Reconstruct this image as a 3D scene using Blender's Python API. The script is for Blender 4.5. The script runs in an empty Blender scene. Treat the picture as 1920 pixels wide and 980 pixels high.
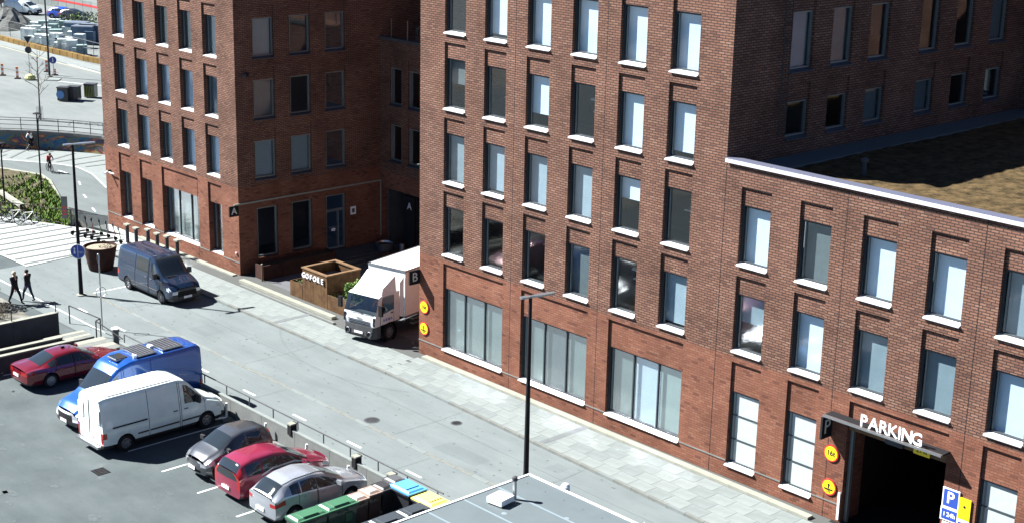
import bpy, bmesh, math, random
from mathutils import Vector, Matrix
R = math.radians
random.seed(7)
scene = bpy.context.scene
COL = scene.collection
# ------------------------------------------------------------------ camera, sky, sun, exposure
cd = bpy.data.cameras.new('camera'); cam = bpy.data.objects.new('camera', cd); COL.objects.link(cam)
cd.sensor_width = 36; cd.lens = 53.614; cd.clip_start = .5; cd.clip_end = 3000
def cam_matrix(yaw, pitch, roll):
    fwd = Vector((math.sin(yaw)*math.cos(pitch), math.cos(yaw)*math.cos(pitch), math.sin(pitch)))
    right = Vector((math.cos(yaw), -math.sin(yaw), 0)); up = right.cross(fwd)
    r2 = right*math.cos(roll)+up*math.sin(roll); u2 = -right*math.sin(roll)+up*math.cos(roll)
    return Matrix(((r2.x, u2.x, -fwd.x), (r2.y, u2.y, -fwd.y), (r2.z, u2.z, -fwd.z)))
CAM = (54.7428766, -46.5429547, 25.8849256)
cam.matrix_world = Matrix.Translation(CAM) @ cam_matrix(-.818491103, -.278708094, .0220005971).to_4x4()
scene.camera = cam
scene.cycles.diffuse_bounces = 2; scene.cycles.blur_glossy = 0; scene.cycles.sample_clamp_indirect = 0; scene.cycles.transparent_max_bounces = 16
SUN = Vector((.628, .389, -.676)).normalized()          # direction the light travels
w = bpy.data.worlds.new('World'); scene.world = w; w.use_nodes = True
nt = w.node_tree; sky = nt.nodes.new('ShaderNodeTexSky'); sky.sky_type = 'NISHITA'; sky.sun_disc = False
sky.dust_density = 0; sky.air_density = .5; sky.altitude = 3000; sky.ozone_density = 2; sky.sun_elevation = math.asin(-SUN.z); sky.sun_rotation = math.atan2(-SUN.x, -SUN.y)
bg = nt.nodes['Background']; bg.inputs[1].default_value = .05; nt.links.new(sky.outputs[0], bg.inputs[0])
sl = bpy.data.lights.new('sun', 'SUN'); sl.energy = 5; sl.angle = R(.5); sl.color = (1, .985, .95)
so = bpy.data.objects.new('sun', sl); COL.objects.link(so); so.rotation_euler = SUN.to_track_quat('-Z', 'Y').to_euler(); so.location = (0, -30, 60)
scene.view_settings.view_transform = 'Standard'; scene.view_settings.look = 'None'
scene.view_settings.exposure = 2.3; scene.view_settings.gamma = 1; scene.view_settings.use_curve_mapping = False

# ------------------------------------------------------------------ materials
def newmat(name):
    m = bpy.data.materials.new(name); m.use_nodes = True
    return m, m.node_tree, m.node_tree.nodes['Principled BSDF']
ALB = dict(corten=.5, wood=.55, paving_slab=.33, paving_slab_dark=.33, grout=.3, paving_stripe=.55, granite=.42, pale_stone=.42, concrete=.42, concrete_dark=.4, road_paint=1.15, roof_membrane=.34, sedum=.29, window_sill=.6, blind_white_sky_tint=.95)
def mat(name, col, rough=.6, metal=0, spec=.5, coat=0, noise=0, scale=3, bump=0, bscale=40, emit=None, var=None):
    m, t, p = newmat(name); k = ALB.get(name, .78); col = [c*k for c in col]; var = [c*k for c in var] if var else None; spec = .12 if rough >= .7 and spec == .5 else spec
    p.inputs['Base Color'].default_value = (*col, 1); p.inputs['Roughness'].default_value = rough
    p.inputs['Metallic'].default_value = metal; p.inputs['Specular IOR Level'].default_value = spec
    p.inputs['Coat Weight'].default_value = coat; p.inputs['Coat Roughness'].default_value = .04
    if noise or bump:
        tc = t.nodes.new('ShaderNodeTexCoord')
    if noise:
        n = t.nodes.new('ShaderNodeTexNoise'); n.inputs['Scale'].default_value = scale; n.inputs['Detail'].default_value = 8; n.inputs['Roughness'].default_value = .65
        t.links.new(tc.outputs['Object'], n.inputs['Vector'])
        r = t.nodes.new('ShaderNodeValToRGB'); r.color_ramp.elements[0].position = .3; r.color_ramp.elements[1].position = .7
        a = [c*(1-noise) for c in col]; b = [min(1, c*(1+noise)) for c in col]
        if var: b = list(var)
        r.color_ramp.elements[0].color = (*a, 1); r.color_ramp.elements[1].color = (*b, 1)
        t.links.new(n.outputs['Fac'], r.inputs[0]); t.links.new(r.outputs[0], p.inputs['Base Color'])
    if bump:
        n2 = t.nodes.new('ShaderNodeTexNoise'); n2.inputs['Scale'].default_value = bscale; n2.inputs['Detail'].default_value = 6
        t.links.new(tc.outputs['Object'], n2.inputs['Vector'])
        b = t.nodes.new('ShaderNodeBump'); b.inputs['Strength'].default_value = bump; b.inputs['Distance'].default_value = .02
        t.links.new(n2.outputs['Fac'], b.inputs['Height']); t.links.new(b.outputs[0], p.inputs['Normal'])
    if emit:
        p.inputs['Emission Color'].default_value = (*emit, 1); p.inputs['Emission Strength'].default_value = 1
    return m
def brick_mat(name, axis, pal, mortar, bw=.31, bh=.105, ms=.011, bump=.6):
    """axis 'x': wall runs along x; 'y': along y (world coordinates)"""
    m, t, p = newmat(name); N = t.nodes.new; L = t.links.new
    g = N('ShaderNodeNewGeometry'); s = N('ShaderNodeSeparateXYZ'); L(g.outputs['Position'], s.inputs[0])
    c = N('ShaderNodeCombineXYZ'); L(s.outputs['X' if axis == 'x' else 'Y'], c.inputs[0]); L(s.outputs['Z'], c.inputs[1])
    b = N('ShaderNodeTexBrick'); b.offset = .5; b.inputs['Scale'].default_value = 1
    b.inputs['Brick Width'].default_value = bw; b.inputs['Row Height'].default_value = bh
    b.inputs['Mortar Size'].default_value = ms; b.inputs['Mortar Smooth'].default_value = .1
    b.inputs['Color1'].default_value = (0, 0, 0, 1); b.inputs['Color2'].default_value = (1, 1, 1, 1); b.inputs['Mortar'].default_value = (.5, .5, .5, 1)
    b.inputs['Bias'].default_value = 0
    L(c.outputs[0], b.inputs['Vector'])
    r = N('ShaderNodeValToRGB'); r.color_ramp.interpolation = 'CONSTANT'
    e = r.color_ramp.elements
    while len(e) < len(pal): e.new(.5)
    for i, (q, cc) in enumerate(pal): e[i].position = q; e[i].color = (*cc, 1)
    L(b.outputs['Color'], r.inputs[0])
    n = N('ShaderNodeTexNoise'); n.inputs['Scale'].default_value = .55; n.inputs['Detail'].default_value = 5; L(g.outputs['Position'], n.inputs['Vector'])
    mr = N('ShaderNodeMapRange'); mr.inputs['From Min'].default_value = .3; mr.inputs['From Max'].default_value = .7; mr.inputs['To Min'].default_value = .76; mr.inputs['To Max'].default_value = 1.22
    L(n.outputs['Fac'], mr.inputs[0])
    n3 = N('ShaderNodeTexNoise'); n3.inputs['Scale'].default_value = 45; n3.inputs['Detail'].default_value = 3; L(g.outputs['Position'], n3.inputs['Vector'])
    mr3 = N('ShaderNodeMapRange'); mr3.inputs['From Min'].default_value = .3; mr3.inputs['From Max'].default_value = .7; mr3.inputs['To Min'].default_value = .8; mr3.inputs['To Max'].default_value = 1.2
    L(n3.outputs['Fac'], mr3.inputs[0])
    mm = N('ShaderNodeMath'); mm.operation = 'MULTIPLY'; L(mr.outputs[0], mm.inputs[0]); L(mr3.outputs[0], mm.inputs[1])
    mx = N('ShaderNodeMixRGB'); mx.inputs[2].default_value = (*mortar, 1); L(b.outputs['Fac'], mx.inputs[0]); L(r.outputs[0], mx.inputs[1])
    vm = N('ShaderNodeVectorMath'); vm.operation = 'SCALE'; L(mx.outputs[0], vm.inputs[0]); L(mm.outputs[0], vm.inputs['Scale'])
    L(vm.outputs[0], p.inputs['Base Color']); p.inputs['Roughness'].default_value = .85; p.inputs['Specular IOR Level'].default_value = .08
    inv = N('ShaderNodeMath'); inv.operation = 'SUBTRACT'; inv.inputs[0].default_value = 1; L(b.outputs['Fac'], inv.inputs[1])
    ad = N('ShaderNodeMath'); ad.operation = 'MULTIPLY_ADD'; L(b.outputs['Color'], ad.inputs[0]); ad.inputs[1].default_value = .5; L(inv.outputs[0], ad.inputs[2])
    bp = N('ShaderNodeBump'); bp.inputs['Strength'].default_value = bump; bp.inputs['Distance'].default_value = .012
    L(ad.outputs[0], bp.inputs['Height']); L(bp.outputs[0], p.inputs['Normal'])
    return m
PALU = [(0, (.090, .047, .035)), (.07, (.120, .061, .043)), (.3, (.133, .068, .047)), (.55, (.141, .073, .051)), (.75, (.150, .081, .056)), (.92, (.160, .093, .066))]
PALL = [(0, (.085, .036, .025)), (.05, (.122, .050, .032)), (.3, (.134, .056, .036)), (.6, (.142, .061, .039)), (.85, (.151, .069, .045))]
MORT = (.042, .027, .023)
M = {}
M['bxu'] = brick_mat('brick_upper_x', 'x', PALU, MORT, ms=.02); M['bxl'] = brick_mat('brick_lower_x', 'x', PALL, (.06, .035, .028), ms=.008)
M['byu'] = brick_mat('brick_upper_y', 'y', PALU, MORT, ms=.02); M['byl'] = brick_mat('brick_lower_y', 'y', PALL, (.06, .035, .028), ms=.008)
def asphalt(name, base, dark, light, sc=.22):
    m, t, p = newmat(name); N = t.nodes.new; L = t.links.new
    g = N('ShaderNodeNewGeometry')
    n1 = N('ShaderNodeTexNoise'); n1.inputs['Scale'].default_value = sc; n1.inputs['Detail'].default_value = 7; n1.inputs['Roughness'].default_value = .6
    n2 = N('ShaderNodeTexNoise'); n2.inputs['Scale'].default_value = 55; n2.inputs['Detail'].default_value = 4
    mp = N('ShaderNodeMapping'); mp.inputs['Scale'].default_value = (.25, 1.3, 1); L(g.outputs['Position'], mp.inputs[0])
    n3 = N('ShaderNodeTexNoise'); n3.inputs['Scale'].default_value = .9; n3.inputs['Detail'].default_value = 8; n3.inputs['Roughness'].default_value = .7; L(mp.outputs[0], n3.inputs['Vector'])
    L(g.outputs['Position'], n1.inputs['Vector']); L(g.outputs['Position'], n2.inputs['Vector'])
    base, dark, light = [[c*.56 for c in q] for q in (base, dark, light)]
    r = N('ShaderNodeValToRGB'); e = r.color_ramp.elements; e[0].position = .3; e[0].color = (*dark, 1); e[1].position = .72; e[1].color = (*light, 1); q = e.new(.5); q.color = (*base, 1)
    L(n1.outputs['Fac'], r.inputs[0])
    a = N('ShaderNodeMapRange'); a.inputs['From Min'].default_value = .35; a.inputs['From Max'].default_value = .65; a.inputs['To Min'].default_value = .86; a.inputs['To Max'].default_value = 1.14; L(n2.outputs['Fac'], a.inputs[0])
    b = N('ShaderNodeMapRange'); b.inputs['From Min'].default_value = .35; b.inputs['From Max'].default_value = .65; b.inputs['To Min'].default_value = .93; b.inputs['To Max'].default_value = 1.07; L(n3.outputs['Fac'], b.inputs[0])
    mm = N('ShaderNodeMath'); mm.operation = 'MULTIPLY'; L(a.outputs[0], mm.inputs[0]); L(b.outputs[0], mm.inputs[1])
    vm = N('ShaderNodeVectorMath'); vm.operation = 'SCALE'; L(r.outputs[0], vm.inputs[0]); L(mm.outputs[0], vm.inputs['Scale']); L(vm.outputs[0], p.inputs['Base Color'])
    p.inputs['Roughness'].default_value = .9; p.inputs['Specular IOR Level'].default_value = .08
    bp = N('ShaderNodeBump'); bp.inputs['Strength'].default_value = .25; bp.inputs['Distance'].default_value = .01; L(n2.outputs['Fac'], bp.inputs['Height']); L(bp.outputs[0], p.inputs['Normal'])
    return m
M['road'] = asphalt('asphalt_road', (.186, .214, .218), (.164, .191, .196), (.21, .239, .243))
M['lot'] = asphalt('asphalt_lot', (.102, .123, .128), (.08, .098, .104), (.126, .148, .153), .35)
M['pslab'] = mat('plaza_slab', (.36, .385, .375), .85, noise=.1, scale=1.7, bump=.2)
M['path'] = asphalt('asphalt_path', (.155, .178, .18), (.14, .16, .162), (.17, .195, .197))
M['earth'] = asphalt('earth', (.16, .15, .13), (.10, .095, .085), (.26, .25, .23), .3)
M['farroad'] = asphalt('far_asphalt', (.20, .22, .22), (.17, .19, .19), (.235, .255, .25), .12)
M['slab'] = mat('paving_slab', (.42, .47, .46), .85, noise=.12, scale=1.7, bump=.2)
M['slab2'] = mat('paving_slab_dark', (.365, .415, .41), .85, noise=.12, scale=1.9, bump=.2)
M['grout'] = mat('grout', (.2, .21, .205), .9)
M['stripe'] = mat('paving_stripe', (.17, .185, .19), .85, noise=.15, scale=3)
M['granite'] = mat('granite', (.27, .285, .27), .8, noise=.2, scale=3, bump=.3)
M['pale'] = mat('pale_stone', (.44, .45, .38), .8, noise=.15, scale=3, bump=.3)
M['conc'] = mat('concrete', (.25, .265, .26), .85, noise=.14, scale=1.4, bump=.3)
M['concd'] = mat('concrete_dark', (.13, .135, .145), .85, noise=.2, scale=1.4, bump=.3)
M['paint'] = mat('road_paint', (.42, .44, .43), .7, noise=.25, scale=6)
M['steel'] = mat('galvanised', (.42, .44, .46), .38, .9)
M['white_metal'] = mat('white_metal', (.78, .79, .78), .45, noise=.04, scale=2)
M['sill'] = mat('sill_sheet', (.72, .73, .74), .42, .35)
M['sill_shaded'] = mat('sill_sheet_shaded', (.06, .065, .08), .5, .3)  # darker copy of the sill sheet, shade of the side walls in its colour
M['frame'] = mat('window_frame', (.04, .048, .055), .6, 0, .25)
M['frame_l'] = mat('window_frame_light', (.16, .19, .19), .4, .3)
M['black'] = mat('black_paint', (.012, .012, .014), .75, 0, .15)
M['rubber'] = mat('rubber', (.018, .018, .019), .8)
M['plast'] = mat('black_plastic', (.022, .022, .025), .55)
M['blind_w'] = mat('blind_white_sky_tint', (.46, .57, .66), .8, noise=.04, scale=2)  # blue of the reflected sky is tinted into the white blinds
M['blind_g'] = mat('blind_grey', (.20, .27, .31), .8, noise=.06, scale=2)
M['blind_m'] = mat('blind_pale', (.28, .37, .43), .8, noise=.05, scale=2)
M['blind_d'] = mat('blind_dull', (.11, .14, .15), .8, noise=.1, scale=3)
M['curtain'] = mat('frosted_film', (.165, .225, .215), .6, noise=.12, scale=1.2)
M['frost'] = mat('frosted_panel', (.36, .42, .42), .5, noise=.1, scale=3)
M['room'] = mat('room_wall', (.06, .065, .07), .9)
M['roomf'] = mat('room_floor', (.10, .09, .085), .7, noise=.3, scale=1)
M['coping'] = mat('coping', (.16, .17, .24), .4, .45)
M['coping_w'] = mat('coping_white', (.6, .6, .64), .4, .2)
M['rust'] = mat('corten', (.115, .055, .028), .8, noise=.35, scale=2.2, bump=.2, var=(.19, .11, .05))
M['rustd'] = mat('corten_dark', (.045, .022, .018), .8, noise=.4, scale=2.5, bump=.2)
M['soil'] = mat('soil', (.055, .045, .032), .95, noise=.4, scale=9, bump=.8)
M['wood'] = mat('wood', (.22, .135, .075), .8, noise=.3, scale=6)
M['yellow'] = mat('yellow', (.85, .62, .0), .5); M['red'] = mat('red', (.45, .02, .02), .5); M['blue'] = mat('sign_blue', (.02, .06, .32), .45)
M['white'] = mat('white', (.8, .8, .8), .5); M['orange'] = mat('orange', (.75, .2, .05), .6)
M['skin'] = mat('skin', (.42, .24, .17), .6); M['hair'] = mat('hair', (.04, .028, .02), .8)
M['bark'] = mat('bark', (.10, .085, .07), .9, noise=.3, scale=20)
M['leaf1'] = mat('leaf_dark', (.035, .07, .022), .7); M['leaf2'] = mat('leaf_light', (.10, .17, .035), .7); M['leaf3'] = mat('leaf_dry', (.16, .12, .055), .8)
M['grass'] = mat('grass_soil', (.06, .075, .03), .95, noise=.5, scale=1.4, bump=.8, bscale=12, var=(.12, .095, .06))
M['gblade'] = mat('grass_blade', (.06, .125, .016), .8); M['gblade2'] = mat('grass_blade_pale', (.12, .17, .035), .8)
M['sedum'] = mat('sedum', (.10, .085, .03), .95, noise=.75, scale=2.6, bump=1, bscale=14, var=(.30, .20, .09))
M['membrane'] = mat('roof_membrane', (.225, .275, .295), .7, noise=.08, scale=.8)
M['tyre'] = M['rubber']; M['rim'] = mat('wheel_rim', (.42, .43, .45), .3, .8)
M['cglass'] = mat('car_glass', (.018, .024, .028), .04, 0, .9)
M['lampg'] = mat('headlamp_glass', (.55, .58, .62), .12, .3, .8, coat=.5); M['tail'] = mat('tail_lamp', (.32, .012, .012), .15, 0, .6, coat=.5)
def glass_mat(name, tint, refl=.10, rough=.02):
    m = bpy.data.materials.new(name); m.use_nodes = True; t = m.node_tree; t.nodes.clear(); N = t.nodes.new; L = t.links.new
    o = N('ShaderNodeOutputMaterial'); mx = N('ShaderNodeMixShader'); tr = N('ShaderNodeBsdfTransparent'); tr.inputs[0].default_value = (*tint, 1)
    gl = N('ShaderNodeBsdfGlossy'); gl.inputs['Roughness'].default_value = rough; gl.inputs[0].default_value = (.9, .95, 1, 1)
    f = N('ShaderNodeLayerWeight'); f.inputs[0].default_value = .5; pw = N('ShaderNodeMath'); pw.operation = 'POWER'; pw.inputs[1].default_value = 5; L(f.outputs['Facing'], pw.inputs[0])
    ad = N('ShaderNodeMath'); ad.operation = 'MULTIPLY_ADD'; ad.inputs[1].default_value = .9; ad.inputs[2].default_value = refl; ad.use_clamp = True
    L(pw.outputs[0], ad.inputs[0]); L(ad.outputs[0], mx.inputs[0]); L(tr.outputs[0], mx.inputs[1]); L(gl.outputs[0], mx.inputs[2]); L(mx.outputs[0], o.inputs[0])
    return m
M['glass'] = glass_mat('window_glass', (.95, .97, .975), .065, .06)
M['sglass'] = glass_mat('shop_window_glass', (.95, .97, .975), .22, .13)
M['vglass'] = glass_mat('vehicle_glass', (.55, .62, .62), .06)

# ------------------------------------------------------------------ mesh helpers
def tag(o, label=None, cat=None, group=None, kind=None):
    if label: o['label'] = label
    if cat: o['category'] = cat
    if group: o['group'] = group
    if kind: o['kind'] = kind
    return o
def empty(name, loc=(0, 0, 0), rz=0, parent=None, **k):
    o = bpy.data.objects.new(name, None); COL.objects.link(o); o.location = loc; o.rotation_euler = (0, 0, rz); o.empty_display_size = .2
    if parent: o.parent = parent
    return tag(o, **k)
class MB:
    def __init__(s): s.v = []; s.f = []; s.mi = []
    def quad(s, a, b, c, d, m=0):
        i = len(s.v); s.v += [tuple(a), tuple(b), tuple(c), tuple(d)]; s.f.append((i, i+1, i+2, i+3)); s.mi.append(m)
    def poly(s, pts, m=0):
        i = len(s.v); s.v += [tuple(p) for p in pts]; s.f.append(tuple(range(i, i+len(pts)))); s.mi.append(m)
    def box(s, a, b, m=0, T=None):
        x0, y0, z0 = a; x1, y1, z1 = b
        P = [(x0, y0, z0), (x1, y0, z0), (x1, y1, z0), (x0, y1, z0), (x0, y0, z1), (x1, y0, z1), (x1, y1, z1), (x0, y1, z1)]
        if T: P = [tuple(T @ Vector(p)) for p in P]
        i = len(s.v); s.v += P
        for f in ((0, 3, 2, 1), (4, 5, 6, 7), (0, 1, 5, 4), (1, 2, 6, 5), (2, 3, 7, 6), (3, 0, 4, 7)): s.f.append(tuple(i+k for k in f)); s.mi.append(m)
        return s
    def prism(s, pts, z0, z1, m=0, top=None):
        """pts: ccw outline (x,y); top: optional outline at z1"""
        n = len(pts); i = len(s.v); top = top or pts
        s.v += [(x, y, z0) for x, y in pts]+[(x, y, z1) for x, y in top]
        s.f.append(tuple(i+n-1-k for k in range(n))); s.mi.append(m); s.f.append(tuple(i+n+k for k in range(n))); s.mi.append(m)
        for k in range(n): s.f.append((i+k, i+(k+1) % n, i+n+(k+1) % n, i+n+k)); s.mi.append(m)
        return s
    def tube(s, pts, r, n=8, m=0, cap=True, r1=None):
        pts = [Vector(p) for p in pts]; N = len(pts); base = len(s.v); rr = [r+(r1-r)*k/(N-1) if r1 is not None else r for k in range(N)]
        if isinstance(r, (list, tuple)): rr = r
        prev = None
        for k, p in enumerate(pts):
            d = (pts[min(k+1, N-1)]-pts[max(k-1, 0)]).normalized()
            if prev is None: a = d.orthogonal().normalized()
            else:
                a = prev-d*prev.dot(d); a = a.normalized() if a.length > 1e-6 else d.orthogonal().normalized()
            prev = a; b = d.cross(a)
            for q in range(n):
                t = 2*math.pi*q/n; s.v.append(tuple(p+(a*math.cos(t)+b*math.sin(t))*rr[k]))
        for k in range(N-1):
            for q in range(n):
                s.f.append((base+k*n+q, base+k*n+(q+1) % n, base+(k+1)*n+(q+1) % n, base+(k+1)*n+q)); s.mi.append(m)
        if cap:
            s.f.append(tuple(base+n-1-q for q in range(n))); s.mi.append(m); s.f.append(tuple(base+(N-1)*n+q for q in range(n))); s.mi.append(m)
        return s
    def lathe(s, prof, n=20, m=0, T=None, cap=True):
        """prof: (r,z) list about z"""
        base = len(s.v)
        for r, z in prof:
            for q in range(n):
                t = 2*math.pi*q/n; p = Vector((r*math.cos(t), r*math.sin(t), z)); s.v.append(tuple(T @ p if T else p))
        for k in range(len(prof)-1):
            for q in range(n): s.f.append((base+k*n+q, base+k*n+(q+1) % n, base+(k+1)*n+(q+1) % n, base+(k+1)*n+q)); s.mi.append(m)
        if cap:
            s.f.append(tuple(base+n-1-q for q in range(n))); s.mi.append(m); k = len(prof)-1; s.f.append(tuple(base+k*n+q for q in range(n))); s.mi.append(m)
        return s
    def mesh(s, name, mats, smooth=False, ang=None):
        me = bpy.data.meshes.new(name); me.from_pydata(s.v, [], s.f)
        for m in (mats if isinstance(mats, (list, tuple)) else [mats]): me.materials.append(m)
        if any(s.mi): me.polygons.foreach_set('material_index', s.mi)
        if smooth: me.polygons.foreach_set('use_smooth', [True]*len(me.polygons))
        me.update()
        if smooth and ang:
            bm = bmesh.new(); bm.from_mesh(me); bmesh.ops.remove_doubles(bm, verts=bm.verts, dist=1e-4)
            for e in bm.edges:
                if len(e.link_faces) == 2 and e.calc_face_angle(0) > R(ang): e.smooth = False
            bm.to_mesh(me); bm.free()
        return me
    def obj(s, name, mats, parent=None, smooth=False, ang=None, loc=None, rz=None, **k):
        o = bpy.data.objects.new(name, s.mesh(name, mats, smooth, ang)); COL.objects.link(o)
        if parent: o.parent = parent
        if loc: o.location = loc
        if rz is not None: o.rotation_euler = (0, 0, rz)
        return tag(o, **k)
def link(name, me, parent=None, loc=(0, 0, 0), rot=(0, 0, 0), **k):
    o = bpy.data.objects.new(name, me); COL.objects.link(o); o.parent = parent; o.location = loc; o.rotation_euler = rot
    return tag(o, **k)
def kids(o): return [c for c in KIDS.get(o.name, [])]
def copy_tree(o, parent=None, loc=None, rz=None, **k):
    c = o.copy(); COL.objects.link(c)
    c.parent = parent
    if loc: c.location = loc
    if rz is not None: c.rotation_euler = (0, 0, rz)
    for ch in list(o.children): copy_tree(ch, c)
    return tag(c, **k)
def text_mesh(txt, size, depth=.01, bold=0.0):
    cu = bpy.data.curves.new('t', 'FONT'); cu.body = txt; cu.size = size; cu.extrude = depth/2; cu.offset = bold; cu.resolution_u = 3
    cu.align_x = 'CENTER'; cu.align_y = 'CENTER'
    o = bpy.data.objects.new('t', cu); COL.objects.link(o)
    bpy.context.view_layer.update()
    me = bpy.data.meshes.new_from_object(o.evaluated_get(bpy.context.evaluated_depsgraph_get()))
    bpy.data.objects.remove(o)
    return me
def text(name, txt, size, m, parent, loc, rot, depth=.01, bold=0.0, sx=1, **k):
    me = text_mesh(txt, size, depth, bold); me.materials.clear(); me.materials.append(m)
    o = link(name, me, parent, loc, rot, **k); o.scale = (sx, 1, 1)
    return o
FY = (R(90), 0, 0)               # text facing -y
FX = (R(90), 0, R(90))           # text facing +x
# ------------------------------------------------------------------ ground, roads, pavement
def sheet(name, pts, z, m, kind='structure', parent=None, th=0):
    b = MB(); b.poly([(x, y, z if not callable(z) else z(x, y)) for x, y in pts]); return b.obj(name, M[m] if isinstance(m, str) else m, parent, kind=kind)
BZ = -3.5                    # level of the sunken cycle path
FZ = -2.0                    # level of the far street
def at(u, v, z):             # where a sight line of the survey photo meets level z (used to survey the far ground outlines)
    d = Vector(((u-960)/2859.41, (490-v)/2859.41, 1)); m = cam.matrix_world.to_3x3(); q = m @ Vector((d.x, d.y, -1)); t = (z-CAM[2])/q.z
    return (CAM[0]+q.x*t, CAM[1]+q.y*t)
# main ground: a sheet to the horizon (lower ground level), the street level slab in front of it
sheet('ground', [(-1500, -1500), (1500, -1500), (1500, 1500), (-1500, 1500)], -4.2, 'earth')
far_edge = [(-34.5, 40), (-34.5, 2.2)]
wallpts = [(-67, -6), (-64.6, 1), (-63.2, 4.2), (-61.3, 6.9), (-59.5, 9.5), (-57, 12.0), (-54, 14.2), (-50, 16.3), (-44, 18.2), (-34.5, 19.5)]
# street slab polygon, z=0; its north-west edge is the retaining wall / fence above the cycle path
edge = [(-34.5, -1.3), (-36.0, -1.95), (-38.2, -2.9), (-41.5, -4.6), (-47, -8), (-60, -16)]
sl_pts = [(200, -200), (200, 200), (-34.5, 200), ] + edge + [(-60, -200)]
sheet('street_ground', sl_pts, -.03, 'lot')
b = MB()
for p, q in zip(edge[:-1], edge[1:]): b.quad((*p, -4.3), (*q, -4.3), (*q, -.03), (*p, -.03))
b.obj('retaining_wall_face', M['conc'], kind='structure')
# sunken basin
sheet('cycle_basin', [(-34.4, 60), (-34.4, -1.0), (-36, -1.2), (-62, -14), (-90, -14), (-90, 60)], BZ-.02, 'slab')
# far upper street behind the graffiti wall
wl = [at(-60, 276, BZ), at(0, 277.3, BZ), at(40, 278.5, BZ), at(73, 279.8, BZ), at(110, 282, BZ), at(139, 284, BZ), at(170, 287, BZ), at(194, 289.6, BZ), at(230, 296, BZ)]
b = MB(); b.poly([(x, y, FZ) for x, y in [(-34.6, 26), (-34.6, 400), (-900, 400), (-900, -300), (wl[0][0]-25, -300), (wl[0][0]-12, wl[0][1]-30)]+wl]); b.obj('far_street', M['farroad'], kind='structure')
# cycle path in the basin
outer = [(-80, 1.0), (-72, 3.6)]+[at(0, 299, BZ), at(73, 304.7, BZ), at(120, 309.5, BZ), at(147, 314.5, BZ), at(172, 326, BZ), at(199, 352, BZ)]+[(-34.6, 9)]
inner = [(-80, -2), ]+[at(0, 317, BZ), at(75, 329.2, BZ), at(91.4, 340.6, BZ), at(104.5, 363.5, BZ), at(114.3, 383, BZ), at(143.7, 414, BZ)]+[(-34.6, 2)]
b = MB(); b.poly([(x, y, BZ+.004) for x, y in outer]+[(x, y, BZ+.004) for x, y in reversed(inner)]); b.obj('cycle_path', M['path'], kind='structure')
def strip(name, pts, wd, z, m, parent=None, h=0, kind=None):
    """a band along a polyline"""
    b = MB(); n = len(pts); L_, R_ = [], []
    for i, p in enumerate(pts):
        a = Vector(pts[max(i-1, 0)]); c = Vector(pts[min(i+1, n-1)]); d = (c-a).normalized(); nn = Vector((-d.y, d.x))*wd/2
        L_.append(Vector(p)+nn); R_.append(Vector(p)-nn)
    zz = (lambda i: z[i]) if isinstance(z, (list, tuple)) else (lambda i: z)
    for i in range(n-1):
        b.quad((*R_[i], zz(i)+h), (*R_[i+1], zz(i+1)+h), (*L_[i+1], zz(i+1)+h), (*L_[i], zz(i)+h))
        if h:
            b.quad((*R_[i], zz(i)-.1), (*R_[i+1], zz(i+1)-.1), (*R_[i+1], zz(i+1)+h), (*R_[i], zz(i)+h))
            b.quad((*L_[i], zz(i)-.1), (*L_[i+1], zz(i+1)-.1), (*L_[i+1], zz(i+1)+h), (*L_[i], zz(i)+h))
    return b.obj(name, M[m], parent, kind=kind)
strip('path_kerb', inner[1:], .38, BZ, 'pale', h=.12, kind='structure')
strip('path_edge_line', outer[2:-1], .10, BZ+.012, 'paint', kind='structure')
for a_, b_ in (((109, 320), (126, 325)), ((147.7, 340.6), (151, 347)), ((156.7, 365), (161.6, 371.6)), ((173, 390.4), (178.8, 397))):
    strip('path_marking', [at(*a_, BZ), at(*b_, BZ)], .13, BZ+.012, 'paint', kind='structure')
# dark stripes across the pale slabs between path and graffiti wall
for a_, b_ in (((20, 296), (52, 280)), ((4, 286), (24, 279.5)), ((50, 297.5), (100, 283)), ((92, 301), (140, 287.5)), ((106, 304), (190, 291)), ((140, 309), (196, 300)), ((160, 313), (199, 308)), ((2, 293), (12, 290))):
    strip('paving_stripe', [at(*a_, BZ), at(*b_, BZ)], .22, BZ+.006, 'stripe', kind='structure')
# grass bank from the fence line down to the path
bank_lo = [(-80, -2.2)]+[(p[0], p[1]) for p in inner[1:7]]
bank_hi = [(-80, -24), (-60, -16), (-47, -8), (-41.5, -4.6), (-38.2, -2.9), (-36.5, -2.15), (-36.0, -1.95)]
b = MB(); rows = 14
G = []
for i in range(len(bank_hi)):
    for s_ in range(1 if i == 0 else 6):
        pass
def lerp2(pl, t):
    t = max(0, min(.9999, t))*(len(pl)-1); i = int(t); f = t-i; return (pl[i][0]+(pl[i+1][0]-pl[i][0])*f, pl[i][1]+(pl[i+1][1]-pl[i][1])*f)
def bankpt(t, s_):
    h = lerp2(bank_hi, t); l = lerp2(bank_lo, t); return (h[0]+(l[0]-h[0])*s_, h[1]+(l[1]-h[1])*s_, -.12+(BZ+.1+.12)*s_)
for i in range(60):
    for j in range(rows):
        def q(a, c):
            x, y, z = bankpt(a/60, c/rows); return (x, y, z+(.14*math.sin(x*3.1+y*1.7)*math.sin(y*2.3) if 0 < c < rows else 0))
        b.quad(q(i, j), q(i+1, j), q(i+1, j+1), q(i, j+1))
b.obj('grass_bank', M['grass'], kind='structure', smooth=True)
rg = random.Random(3); b = MB()
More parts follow.
